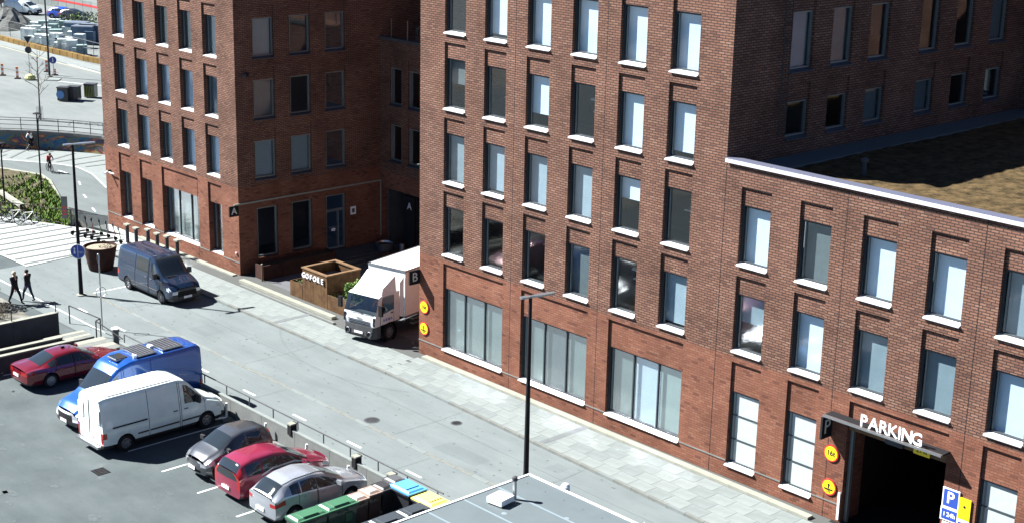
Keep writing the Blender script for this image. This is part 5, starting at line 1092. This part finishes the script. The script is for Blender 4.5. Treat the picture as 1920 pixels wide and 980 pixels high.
# ------------------------------------------------------------------ people
def person(label, loc, rz, J, E_, cols, parent=None, hair=True, name='person', scale=1.0):
    """J: joint -> ((x,y,z), radius, material key); E_: edges"""
    keys = list(J); idx = {k: i for i, k in enumerate(keys)}
    me = bpy.data.meshes.new('body'); me.from_pydata([J[k][0] for k in keys], [(idx[a], idx[b]) for a, b in E_], [])
    tmp = bpy.data.objects.new('tmp', me); COL.objects.link(tmp); sk = tmp.modifiers.new('s', 'SKIN'); sk.use_smooth_shade = True; ss = tmp.modifiers.new('d', 'SUBSURF'); ss.levels = 1; ss.render_levels = 1
    for i, k in enumerate(keys): v = me.skin_vertices[0].data[i]; v.radius = (J[k][1],)*2; v.use_root = (k == 'pelvis')
    bpy.context.view_layer.update(); m2 = bpy.data.meshes.new_from_object(tmp.evaluated_get(bpy.context.evaluated_depsgraph_get())); bpy.data.objects.remove(tmp)
    mk = ['top', 'legs', 'skin', 'shoe']; m2.materials.clear()
    for k in mk: m2.materials.append(cols[k])
    seg = [(Vector(J[a][0]), Vector(J[b][0]), J[b][2]) for a, b in E_]
    for p in m2.polygons:
        best = (9, 'top'); c = p.center
        for a, b, m in seg:
            d = b-a; t = max(0, min(1, (c-a).dot(d)/max(d.length_squared, 1e-9))); q = (c-(a+d*t)).length
            if q < best[0]: best = (q, m)
        p.material_index = mk.index(best[1])
    o = bpy.data.objects.new(name, m2); COL.objects.link(o); o.location = loc; o.rotation_euler = (0, 0, rz); o.scale = (scale,)*3; tag(o, label, 'person')
    h = Vector(J['head'][0])
    if hair: MB().lathe([(.105, -.02), (.112, .03), (.09, .09), (.04, .125), (.005, .13)], 14, T=Matrix.Translation(h+Vector((-.015, 0, .01)))).obj('hair', cols['hair'], o, smooth=True)
    return o
def hand(J, E_, w_, d, sd):
    x, y, z = J[w_][0]; d = Vector(d).normalized(); s_ = Vector((0, 1, 0)) if abs(d.y) < .7 else Vector((1, 0, 0)); p = Vector((x, y, z)); pal = 'pal'+w_; J[pal] = (tuple(p+d*.08), .03, 'skin'); E_.append((w_, pal))
    for k in range(4):
        n = 'f%d%s' % (k, w_); J[n] = (tuple(p+d*(.16+(.01 if k in (1, 2) else -.01))+s_*(.028*(k-1.5))+Vector((.02, 0, 0))), .009, 'skin'); E_.append((pal, n))
    n = 't'+w_; J[n] = (tuple(p+d*.09+s_*sd*.05+Vector((.04, 0, 0))), .01, 'skin'); E_.append((pal, n))
def walker(step=.32, arm=.2):
    J = {'pelvis': ((0, 0, .96), .145, 'legs'), 'belly': ((0, 0, 1.1), .15, 'top'), 'chest': ((.01, 0, 1.32), .165, 'top'), 'neck': ((.01, 0, 1.5), .06, 'skin'), 'head': ((.03, 0, 1.62), .095, 'skin'), 'crown': ((.03, 0, 1.7), .075, 'skin'), 'nose': ((.135, 0, 1.61), .018, 'skin')}
    E_ = [('pelvis', 'belly'), ('belly', 'chest'), ('chest', 'neck'), ('neck', 'head'), ('head', 'crown'), ('head', 'nose')]
    for sd, k in ((1, 'L'), (-1, 'R')):
        f = step*sd; J['hip'+k] = ((0, sd*.1, .9), .11, 'legs'); J['knee'+k] = ((f*.55+.04, sd*.1, .5), .07, 'legs'); J['ank'+k] = ((f-.02, sd*.1, .1), .048, 'legs'); J['toe'+k] = ((f+.16, sd*.11, .04), .04, 'shoe')
        J['sho'+k] = ((.0, sd*.2, 1.42), .075, 'top'); J['elb'+k] = ((-f*.35-.02, sd*.27, 1.15), .055, 'top'); J['wri'+k] = ((-f*.55+.08, sd*.27, .92), .04, 'top')
        E_ += [('pelvis', 'hip'+k), ('hip'+k, 'knee'+k), ('knee'+k, 'ank'+k), ('ank'+k, 'toe'+k), ('chest', 'sho'+k), ('sho'+k, 'elb'+k), ('elb'+k, 'wri'+k)]
        hand(J, E_, 'wri'+k, (.1, 0, -1), sd)
    return J, E_
def cyc():
    J = {'pelvis': ((-.2, 0, 1.0), .14, 'legs'), 'belly': ((-.08, 0, 1.16), .145, 'top'), 'chest': ((.1, 0, 1.34), .16, 'top'), 'neck': ((.2, 0, 1.47), .06, 'skin'), 'head': ((.28, 0, 1.57), .095, 'skin'), 'crown': ((.29, 0, 1.65), .075, 'skin'), 'nose': ((.385, 0, 1.55), .018, 'skin')}
    E_ = [('pelvis', 'belly'), ('belly', 'chest'), ('chest', 'neck'), ('neck', 'head'), ('head', 'crown'), ('head', 'nose')]
    for sd, k in ((1, 'L'), (-1, 'R')):
        kn = ((.22, sd*.1, .86), (.1, sd*.1, .68))[sd > 0]; an = ((.0, sd*.1, .48), (-.04, sd*.1, .28))[sd > 0]
        J['hip'+k] = ((-.16, sd*.1, .95), .11, 'legs'); J['knee'+k] = (kn, .07, 'legs'); J['ank'+k] = (an, .048, 'legs'); J['toe'+k] = ((an[0]+.16, an[1], an[2]-.04), .04, 'shoe')
        J['sho'+k] = ((.12, sd*.19, 1.42), .075, 'top'); J['elb'+k] = ((.24, sd*.25, 1.22), .052, 'top'); J['wri'+k] = ((.30, sd*.26, 1.07), .038, 'top')
        E_ += [('pelvis', 'hip'+k), ('hip'+k, 'knee'+k), ('knee'+k, 'ank'+k), ('ank'+k, 'toe'+k), ('chest', 'sho'+k), ('sho'+k, 'elb'+k), ('elb'+k, 'wri'+k)]
    return J, E_
cl = lambda t, l, h_=M['hair']: dict(top=t, legs=l, skin=M['skin'], shoe=M['black'], hair=h_)
jk = mat('jacket_black', (.018, .018, .022), .7); jn = mat('jeans', (.03, .04, .075), .8); jb = mat('trousers_dark', (.02, .02, .024), .8)
person('person in a black jacket and blue jeans walking away on the cycle lane', (-22.2, -11.1, 0), R(205), *walker(.3), cl(jk, jn), scale=1.04)
person('person in a long dark coat with pale scarf walking beside the bush', (-22.2, -11.85, 0), R(20), *walker(.36), cl(jk, jb, mat('hair_fair', (.45, .36, .26), .8)), scale=1.06)
ca, cb = Vector(at(84, 318, BZ)), Vector(at(103, 328, BZ)); cp = (ca+cb)/2; ch = math.atan2(cb.y-ca.y, cb.x-ca.x); bicycle('dark bicycle ridden by the person in a red jacket', (*cp, BZ), ch, M['black'], group=None)
person('person in a red jacket riding a dark bicycle on the sunken path', (*cp, BZ), ch, *cyc(), cl(mat('jacket_red', (.35, .02, .03), .7), jb, M['black']))
cp = at(59, 280, BZ); bicycle('bicycle ridden by the person in a white top', (*cp, BZ), R(-60), M['black'], group=None)
person('person in a white top riding past the painted wall', (*cp, BZ), R(-60), *cyc(), cl(M['white'], jb, M['black']))
Jd, Ed = cyc(); 
dloc = T_m = Matrix.Translation((-4.92, -1.35, .12)) @ Matrix.Rotation(R(-78), 4, 'Z') @ Vector((-1.05, .5, .62))
person('driver in an orange vest sitting behind the truck windscreen', dloc, R(-78), Jd, Ed, cl(M['orange'], jb), scale=1.0)
# ------------------------------------------------------------------ left edge: low walls, stone beds, bush
lw = empty('ramp_wall', (-15.95, -12.4, 0), label='dark tall concrete wall with a thin railing at the left edge of the view', cat='wall')
for k in range(5): MB().box((-.25, -2.48*(k+1), 0), (0, -2.48*k-.02, 1.15)).obj('wall_panel', M['concd'], lw)
MB().box((-.26, -12.5, 1.15), (.02, 0, 1.19)).obj('coping', M['pale'], lw)
MB().tube([(-.12, -12, 1.75), (-.12, -.1, 1.75), (-.12, -.1, 1.19)], .025, 6).obj('top_rail', M['black'], lw)
for k in range(5): MB().box((-.14, -.12-k*2.4, 1.19), (-.1, -.08-k*2.4, 1.75)).obj('post', M['black'], lw)
for i, (x, h_, l) in enumerate(((-13.6, .62, 'first low dark wall with a pale coping in front of the railed wall'), (-12.3, .8, 'second low dark wall with a pale coping beside the red car'))):
    o = empty('low_wall', (x, -13.4, 0), label=l, cat='wall'); 
    for k in range(4): MB().box((-.2, -2.48*(k+1), -.02), (0, -2.48*k-.02, h_)).obj('wall_panel', M['concd'], o)
    MB().box((-.24, -9.95, h_), (.03, 0, h_+.07)).obj('coping', M['pale'], o)
raised = sheet('raised_bed', [(-16.2, -12.6), (-16.2, -40), (-40, -40), (-40, -12.4), (-23, -12.0)], .02, asphalt('dry_ground_branch_shade', (.18, .175, .15), (.05, .05, .045), (.30, .30, .27), 1.2))  # dark noise paints branch shadows onto the dry ground
for i, (x0, y0, x1, y1, h_, l) in enumerate(((-14.5, -14.0, -13.2, -11.9, .5, 'pale stone bed nearest the railed wall'), (-13.15, -13.3, -11.1, -11.5, .42, 'long pale stone bed behind the red car roof'), (-12.6, -12.3-1.0, -11.0, -12.25, .66, 'pale stone step block beside the camper van nose') )):
    if i == 2: continue
    o = empty('stone_bed', (x0, y0, 0), label=l, cat='stone bed'); MB().box((0, 0, 0), (x1-x0, y1-y0, h_-.07)).obj('base', M['concd'], o); 
    n = 4
    for k in range(n): MB().box(((x1-x0)*k/n+.01, -.03, h_-.07), ((x1-x0)*(k+1)/n-.01, (y1-y0)+.03, h_)).obj('cap_stone', M['granite'] if k % 2 else M['pale'], o)
o = empty('stone_bollard', (-12.25, -11.2, 0), label='short pale cylinder bollard with pale cap behind the camper van', cat='bollard'); MB().lathe([(.16, 0), (.16, .85), (.2, .86), (.2, .98)], 16).obj('shaft', M['conc'], o); MB().lathe([(.21, .98), (.21, 1.04)], 16).obj('cap', M['white_metal'], o)
fence_run('lane_railing', 'thin dark railing beside the stone beds by the cycle lane', [(-17.2, -11.2), (-14.2, -11.0), (-14.0, -11.35), (-10.6, -11.7)], 1.0, 3.2)
bu = empty('bush', (-22.9, -13.4, 0), label='tall straggly olive green bush at the left edge in front of the walkers', cat='bush')
for k in range(9):
    a = k*.7; MB().tube([(0, 0, 0), (math.cos(a)*.35, math.sin(a)*.35, .8), (math.cos(a)*.6, math.sin(a)*.55, 1.7+.25*(k % 3))], [.03, .02, .008], 5).obj('stem', M['bark'], bu)
leaves('foliage', bu, blob(0, 0, 1.0, .95, .95, 1.15), 2300, .07, ['leaf1', 'leaf3', 'leaf2', 'leaf3'], 11)
bu2 = empty('bush', (-20.9, -14.1, 0), label='low leafless twig shrub with pale twigs in front of the olive bush', cat='bush'); rg = random.Random(4)
for k in range(46):
    a = rg.random()*6.28; r_ = rg.uniform(.2, 1.5); x0, y0 = rg.uniform(-.9, .9), rg.uniform(-.8, .8); MB().tube([(x0, y0, 0), (x0+math.cos(a)*.2, y0+math.sin(a)*.2, .35), (x0+math.cos(a)*.45, y0+math.sin(a)*.45, .5+rg.random()*.4)], [.02, .012, .004], 4).obj('twig', M['bark'] if k % 3 else M['leaf3'], bu2)
# ------------------------------------------------------------------ painted wall with railing, street beyond
def graf():
    m, t, p = newmat('painted_wall'); N = t.nodes.new; L = t.links.new; g = N('ShaderNodeNewGeometry'); mp = N('ShaderNodeMapping'); mp.inputs['Scale'].default_value = (.35, .35, .9); L(g.outputs['Position'], mp.inputs[0])
    n = N('ShaderNodeTexNoise'); n.inputs['Scale'].default_value = 1.0; n.inputs['Detail'].default_value = 3; n.inputs['Distortion'].default_value = 2.5; L(mp.outputs[0], n.inputs['Vector'])
    r = N('ShaderNodeValToRGB'); r.color_ramp.interpolation = 'LINEAR'; e = r.color_ramp.elements; cs = [(.25, (.01, .02, .09)), (.4, (.02, .09, .16)), (.47, (.10, .10, .03)), (.53, (.02, .03, .10)), (.6, (.30, .10, .03)), (.68, (.32, .28, .10)), (.8, (.03, .12, .2))]
    while len(e) < len(cs): e.new(.5)
    for i, (q, c) in enumerate(cs): e[i].position = q; e[i].color = (*c, 1)
    L(n.outputs['Fac'], r.inputs[0]); L(r.outputs[0], p.inputs['Base Color']); p.inputs['Roughness'].default_value = .8; return m
gw = empty('painted_retaining_wall', (-63.2, 4.2, BZ), label='curved retaining wall painted with dark blue and orange graffiti below the far railing', cat='wall')
wl = [at(-60, 276, BZ), at(0, 277.3, BZ), at(40, 278.5, BZ), at(73, 279.8, BZ), at(110, 282, BZ), at(139, 284, BZ), at(170, 287, BZ), at(194, 289.6, BZ), at(230, 296, BZ)]
b = MB()
for p, q in zip(wl[:-1], wl[1:]):
    a = (p[0]+63.2, p[1]-4.2); c = (q[0]+63.2, q[1]-4.2); b.quad((*a, 0), (*c, 0), (*c, -BZ+FZ), (*a, -BZ+FZ))
b.obj('wall_face', graf(), gw)
strip('wall_coping', [(p[0]+63.2-.1, p[1]-4.2+.15) for p in wl], .5, FZ-BZ+.0, 'conc', gw, h=.16)
fence_run('street_railing', 'curved grey steel railing along the top of the painted wall', [(p[0]-.1, p[1]+.15) for p in wl], 1.15, 2.4, (1.0, .8, .45, .1), z=FZ+.16, m='frame')
tr = empty('young_tree', (*at(75.5, 225, FZ), FZ), label='young leafless tree with a steel guard at the end of the far railing', cat='tree'); rg = random.Random(9)
MB().tube([(0, 0, 0), (.05, 0, 2.0), (.0, .05, 4.2), (.05, .1, 6.8)], [.09, .07, .05, .015], 8).obj('trunk', M['bark'], tr)
def twig(p, d, l, r, dep, out):
    q = p+d*l; mid = p+d*l*.5+Vector((rg.uniform(-.05, .05),)*3); out.tube([p, mid, q], [r, r*.75, r*.45], 5, cap=False)
    if dep:
        for k in range(3): twig(p+(q-p)*rg.uniform(.4, 1), (d+Vector((rg.uniform(-.6, .6), rg.uniform(-.6, .6), rg.uniform(-.05, .6)))).normalized(), l*rg.uniform(.45, .7), r*.5, dep-1, out)
for k in range(13):
    a = k*2.4; z = 2.3+k*.32; bm_ = MB(); twig(Vector((.02, .02, z)), Vector((math.cos(a), math.sin(a), .75)).normalized(), 1.5-k*.07, .03, 2, bm_); bm_.obj('branch', M['bark'], tr)
for k in range(6): a = k*math.pi/3; MB().tube([(.28*math.cos(a), .28*math.sin(a), 0), (.28*math.cos(a), .28*math.sin(a), 1.3)], .015, 4).obj('guard_bar', M['frame'], tr)
for i, ((u, v_), c, l) in enumerate((((121, 189.5), bb_, 'dark bin with a round blue panel on the far street'), ((140, 188), bb_, 'dark striped bin right beside the blue panelled one'), ((171, 183), mat('bin_olive', (.22, .25, .03), .5), 'yellow green sided bin standing alone on the far street'))):
    p = at(u, v_, FZ); o = empty('street_bin', (*p, FZ), R(40), label=l, cat='bin'); MB().prism([(-.55, -.45), (.55, -.45), (.55, .45), (-.55, .45)], .08, 1.35).obj('body', c if i != 2 else bb_, o)
    for k in range(6): MB().box((-.5+k*.18, -.48, .12), (-.42+k*.18, -.45, 1.25)).obj('slat', M['concd'] if i < 2 else c, o)
    MB().box((-.6, -.5, 1.35), (.6, .5, 1.45)).obj('lid', M['plast'], o)
    if i == 0: MB().lathe([(.42, 0), (.42, .03)], 20, T=Matrix.Translation((-.2, -.5, .7)) @ Matrix.Rotation(R(90), 4, 'X')).obj('round_panel', mat('panel_blue', (.1, .25, .5)), o)
def far(name, label, cat, u, v_, rz=0, **k): return empty(name, (*at(u, v_, FZ), FZ+.02), rz, label=label, cat=cat, **k)
o = far('far_street_lamp', 'tall thin grey lamp pole on the far traffic island', 'street lamp', 93, 144.5); MB().tube([(0, 0, 0), (0, 0, 12.5)], [.13, .07], 10).obj('pole', M['frame'], o); MB().lathe([(.3, 0), (.3, .1)], 12).obj('base', M['pale'], o)
o = far('mandatory_sign', 'round blue arrow sign on the far traffic island', 'sign', 101, 142, R(-43)); MB().tube([(0, 0, 0), (0, 0, 1.8)], .04, 6).obj('post', M['steel'], o); MB().lathe([(.4, 0), (.4, .03)], 20, T=Matrix.Translation((.03, 0, 1.7)) @ Matrix.Rotation(R(90), 4, 'Y')).obj('disc', M['blue'], o); MB().box((.06, -.05, 1.45), (.07, .05, 1.95)).obj('arrow', M['white'], o)
o = far('speed_sign', 'grey backed round sign with a triangle above it on the far street', 'sign', 56, 138, R(-43)); MB().tube([(0, 0, 0), (0, 0, 3.9)], .04, 6).obj('post', M['steel'], o); MB().lathe([(.38, 0), (.38, .03)], 20, T=Matrix.Translation((.03, 0, 2.6)) @ Matrix.Rotation(R(90), 4, 'Y')).obj('disc', M['frame'], o); tb = MB(); tb.prism([(-.45, .4), (0, -.4), (.45, .4)], 0, .03); tb.obj('triangle', M['frame'], o).matrix_local = Matrix.Translation((.03, 0, 3.7)) @ Matrix.Rotation(R(90), 4, 'Z') @ Matrix.Rotation(R(90), 4, 'X')
for i, (u, v_, l) in enumerate(((5, 142, 'red and white striped marker post at the left edge of the far street'), (33, 148, 'red and white striped marker post left of the grey round sign'), (88, 135, 'orange marker post just behind the far lamp pole'), (103, 141.5, 'small orange marker below the blue arrow sign'))):
    o = far('marker_post', l, 'marker post', u, v_, R(45), group='striped marker posts on the far street'); MB().box((-.28, -.28, 0), (.28, .28, .08)).obj('foot', M['black'], o); hh = 1.2 if i < 3 else .6
    for k in range(5): MB().box((-.13, -.05, .08+hh*k/5), (.13, .05, .08+hh*(k+1)/5)).obj('band', M['orange'] if k % 2 == 0 else M['white'], o)
o = far('boulder', 'yellowish round concrete block beside the young tree', 'block', 57, 150); MB().lathe([(.5, 0), (.6, .2), (.45, .5), (.1, .62)], 14).obj('block', mat('lichen', (.45, .45, .2), .8), o)
# kerbs and islands of the far street
def fl(name, pts, wd, m, h=.06): return strip(name, [at(*p, FZ) for p in pts], wd, FZ+.01, m, h=h, kind='structure')
fl('far_kerb', [(-30, 79), (60, 104), (120, 122), (188, 139), (230, 150)], .35, 'pale'); fl('far_pavement', [(-30, 74), (60, 96), (120, 114), (188, 130), (230, 140)], 1.9, 'slab', .05)
fl('island_kerb', [(-30, 122), (30, 133), (64, 145), (84, 151), (112, 152)], .2, 'granite'); fl('island', [(90, 150), (112, 150.5)], 1.5, 'slab'); fl('lane_mark', [(110, 153), (150, 157), (190, 161)], .15, 'paint', .0); fl('lane_mark', [(100, 112), (140, 124), (190, 138)], .15, 'paint', 0)
fl('site_ground', [(-40, 50), (60, 62), (190, 92)], 16, 'farroad', .02)
# yellow site barrier
yb = far('site_barrier', 'long orange yellow barrier of blocks along the construction site', 'barrier', 0, 77)
pts = [Vector(at(*p, FZ)) for p in ((-20, 70), (0, 75.5), (30, 83.5), (60, 91), (90, 98.5), (130, 107), (160, 114.5), (188, 120), (215, 127))]; o0 = Vector(at(0, 77, FZ)); rg = random.Random(2); ym = mat('barrier_yellow', (.16, .10, .03), .7, noise=.3, scale=1)
for p, q in zip(pts[:-1], pts[1:]):
    for k in range(3):
        a = p+(q-p)*k/3; c = p+(q-p)*(k+.93)/3; d = (c-a); nn = Vector((-d.y, d.x)).normalized()*.25; a -= o0; c -= o0
        MB().prism([tuple(a-nn), tuple(c-nn), tuple(c+nn), tuple(a+nn)], 0, .6).obj('block', ym, yb)
fence_run('site_fence', 'grey mesh fence posts behind the yellow site barrier', [at(*p, FZ) for p in ((-20, 60), (40, 74), (88, 88), (140, 101), (195, 116))], 2.0, 2.6, (1.0, .55, .1), z=FZ, m='frame')
# stacked wrapped blocks and bags in the yard
wrap = [mat('wrap_white', (.62, .68, .66), .6, noise=.2, scale=3), mat('wrap_green', (.20, .28, .27), .6, noise=.3, scale=2), mat('wrap_blue', (.07, .12, .18), .6), mat('wrap_pale', (.42, .48, .48), .6, noise=.3, scale=2)]
rg = random.Random(12); PS = .72
for row, (ua, va, ub, vb) in enumerate(((50, 78, 128, 92), (52, 70, 150, 90), (60, 62, 168, 84), (66, 54, 170, 72), (110, 98, 180, 108))):
    for k in range(12 if row < 4 else 8):
        t = (k+rg.uniform(-.25, .25))/11.0; p = at(ua+(ub-ua)*t, va+(vb-va)*t, FZ); hgt = rg.choice([.9, 1.3, 1.8]); c = rg.choice([0, 0, 3, 3, 0, 1] if t < .75 else [2, 1, 3, 2])
        o = empty('wrapped_pallet', (*p, FZ), R(rg.uniform(30, 60)), label=['white film wrapped pallet among the stacks in the far construction yard', 'green grey wrapped pallet among the stacks in the far construction yard', 'dark blue wrapped pallet among the stacks in the far construction yard', 'pale grey wrapped pallet among the stacks in the far construction yard'][c], cat='pallet', group=['white wrapped pallets', 'green grey wrapped pallets', 'dark blue wrapped pallets', 'pale grey wrapped pallets'][c])
        MB().box((-.9, -.6, 0), (.9, .6, .14)).obj('pallet_base', M['wood'], o)
        o.scale = (rg.uniform(.65, .9), rg.uniform(.7, 1), .9)
        for q in range(2): MB().box((-.86, -.56, .15+q*hgt/2), (.86, .56, .13+(q+1)*hgt/2), 0, Matrix.Rotation(R(rg.uniform(-4, 4)), 4, 'Z')).obj('load', wrap[c], o)
for i, (u, v_, c) in enumerate(((146, 75, 2), (160, 82, 2), (172, 80, 2))):
    o = far('site_container', ['dark blue grey site box left of its two neighbours by the office corner', 'dark site box in the middle by the office corner', 'dark site box right against the office corner'][i], 'container', u, v_, R(40)); MB().box((-1.3, -1.0, 0), (1.3, 1.0, 2.2)).obj('body', wrap[c], o); MB().box((-1.35, -1.05, 2.2), (1.35, 1.05, 2.3)).obj('lid', M['steel'], o)
o = far('gravel_heap', 'grey gravel heap beside the yellow digger arm', 'heap', 14, 52)
b = MB(); rg = random.Random(8); prof = [(4.2, 0), (3.2, .8), (2.0, 1.7), (.9, 2.5), (.1, 2.8)]; b.lathe(prof, 16); b.v = [(x+rg.uniform(-.2, .2), y+rg.uniform(-.2, .2), max(0, z+rg.uniform(-.15, .15))) for x, y, z in b.v]; b.obj('heap', mat('gravel', (.12, .125, .12), .95, noise=.4, scale=2, bump=1), o)
o = far('digger_arm', 'yellow digger arm reaching to the gravel heap', 'digger', 22, 52, R(30)); MB().tube([(-2.2, 0, .8), (-.4, 0, 1.4), (1.4, 0, .5)], [.3, .25, .15], 6).obj('boom', M['yellow'], o); MB().prism([(1.2, -.4), (2.0, -.4), (2.0, .4), (1.2, .4)], 0, .6).obj('bucket', M['concd'], o); MB().box((-3.3, -.9, .3), (-2.0, .9, 1.6)).obj('cab', M['yellow'], o)
p = at(44, 26.5, FZ); vehicle('far_white_van', 'small white van parked beyond the gravel heap', 'van', (*p, FZ), R(28), vanx(keys=vank(2.0)), paint('paint_white2', (.6, .66, .64), .35), scale=.95)
p = at(121, 36, FZ); vehicle('far_blue_car', 'bright blue car parked beyond the wrapped pallets', 'car', (*p, FZ), R(28), cross, paint('paint_blue2', (.01, .07, .5), .3), scale=1.05)
p = at(141, 38.5, FZ); vehicle('far_black_car', 'black car right behind the bright blue one', 'car', (*p, FZ), R(28), cross, paint('paint_black2', (.012, .012, .014), .3), scale=1.0)
o = far('dark_billboard', 'dark billboard panel cut off at the top left corner', 'billboard', 3, 24, R(48)); MB().box((-.1, -1.5, 1.3), (.1, 1.4, 4.6)).obj('panel', mat('board_dark', (.01, .01, .03), .5), o); MB().box((-.08, -.1, 0), (.08, .1, 1.3)).obj('leg', M['frame'], o)
hw_ = far('site_hoarding', 'pale hoarding wall with a red band at the far edge of the yard', 'wall', 55, 4)
q0 = Vector(at(55, 4, FZ)); A_ = [Vector(at(*p, FZ)) for p in ((20, 0), (60, 6), (110, 14), (172, 26), (220, 38))]
for p, q in zip(A_[:-1], A_[1:]):
    for k in range(4):
        a = p+(q-p)*k/4-q0; c = p+(q-p)*(k+.97)/4-q0; d = c-a; nn = Vector((-d.y, d.x)).normalized()*.1
        MB().prism([tuple(a), tuple(c), tuple(c+nn), tuple(a+nn)], 0, 1.7).obj('panel', M['slab'], hw_); MB().prism([tuple(a-nn*.2), tuple(c-nn*.2), tuple(c), tuple(a)], .9, 1.2).obj('red_band', M['red'], hw_)
hg = far('hedge', 'strip of dark green shrubs beside the left office at the top', 'hedge', 180, 60); leaves('foliage', hg, lambda rg: ((rg.gauss(0, .9), rg.gauss(0, 2.5), rg.random()*2.6), .4), 1600, .16, ['leaf1', 'leaf2', 'conc'], 21)
fbz = far('far_office', 'grey far building strip behind the hoarding at the top edge', 'building', 130, -6); MB().box((-16, 0, 0), (20, 12, 6)).obj('wall', M['concd'], fbz, rz=R(20)) 

# ------------------------------------------------------------------ wear on the ground and the grey roof
M['tar'] = mat('tar_repair', (.075, .082, .085), .85, noise=.2, scale=5); M['patch'] = asphalt('asphalt_patch', (.168, .196, .2), (.15, .176, .181), (.188, .216, .22))
def arc(name, cx, cy, r, a0, a1, wd, m, z):
    n = 18; return strip(name, [(cx+r*math.cos(R(a0+(a1-a0)*k/n)), cy+r*math.sin(R(a0+(a1-a0)*k/n))) for k in range(n+1)], wd, z, m, road)
arc('tyre_mark', -3.2, 5.4, 10.6, 215, 300, .10, 'patch', .0045)
strip('tar_joint', [(-27, -5.15), (-9, -5.2), (2, -5.12), (12, -5.3), (30, -5.6)], .022, .003, 'tar', road)
for x0 in (-17.6, -6.1, 5.7, 13.9, 22.0): strip('tar_joint', [(x0, -7.6), (x0+.06, -5.2), (x0-.05, ky(x0)-.12)], .02, .0034, 'tar', road)
for x0 in (-13.0, -1.9, 8.7): strip('tar_joint', [(x0, -11.4), (x0+.05, -8.0)], .018, .0032, 'tar', road)
for (x0, y0, x1, y1) in ((-12.6, -6.9, -10.9, -5.6), (7.9, -7.2, 10.6, -6.2), (-4.4, -11.1, -3.0, -10.2), (12.6, -5.0, 13.4, -4.2)): sheet('asphalt_patch', [(x0, y0), (x1, y0+.05), (x1-.04, y1), (x0+.05, y1-.03)], .002, 'patch', None, road)
rg = random.Random(31); ow = MB()
for k in range(420):
    x, y = rg.uniform(-28, 28), rg.uniform(-11.3, -3.6); a = rg.random()*3; s_ = rg.uniform(.02, .07); n = 6
    ow.poly([(x+s_*(1+.4*math.sin(q*2+a))*math.cos(q*math.pi/3), y+s_*.7*math.sin(q*math.pi/3), .0052) for q in range(n)])
ow.obj('road_specks', M['tar'], kind='stuff')
ow = MB()
for k in range(120):
    x, y = rg.uniform(-11, 14), rg.uniform(-24, -12.6); s_ = rg.choice([.03, .05, .08, .2]) if rg.random() < .9 else .35
    ow.poly([(x+s_*(1+.35*math.sin(q*2.3+k))*math.cos(q*math.pi/5), y+s_*(.8+.3*math.cos(q+k))*math.sin(q*math.pi/5), -.0065) for q in range(10)])
M['oil'] = mat('oil_stain', (.075, .09, .094), .8, noise=.3, scale=6); ow.obj('oil_stains', M['oil'], kind='stuff')
M['seam'] = mat('roof_seam', (.155, .2, .225), .6)
for k in range(9): MB().box((.1, -1.6-k*1.55, 3.988), (30, -1.52-k*1.55, 3.995)).obj('roof_seam', M['seam'], k_)
for k in range(12):
    x, y = rg.uniform(.6, 6), rg.uniform(-9, -.6); r_ = rg.uniform(.03, .12); MB().lathe([(r_, 3.992), (.01, 3.9945)], 9).obj('roof_stain', M['seam'], k_, loc=(x, y, 0))
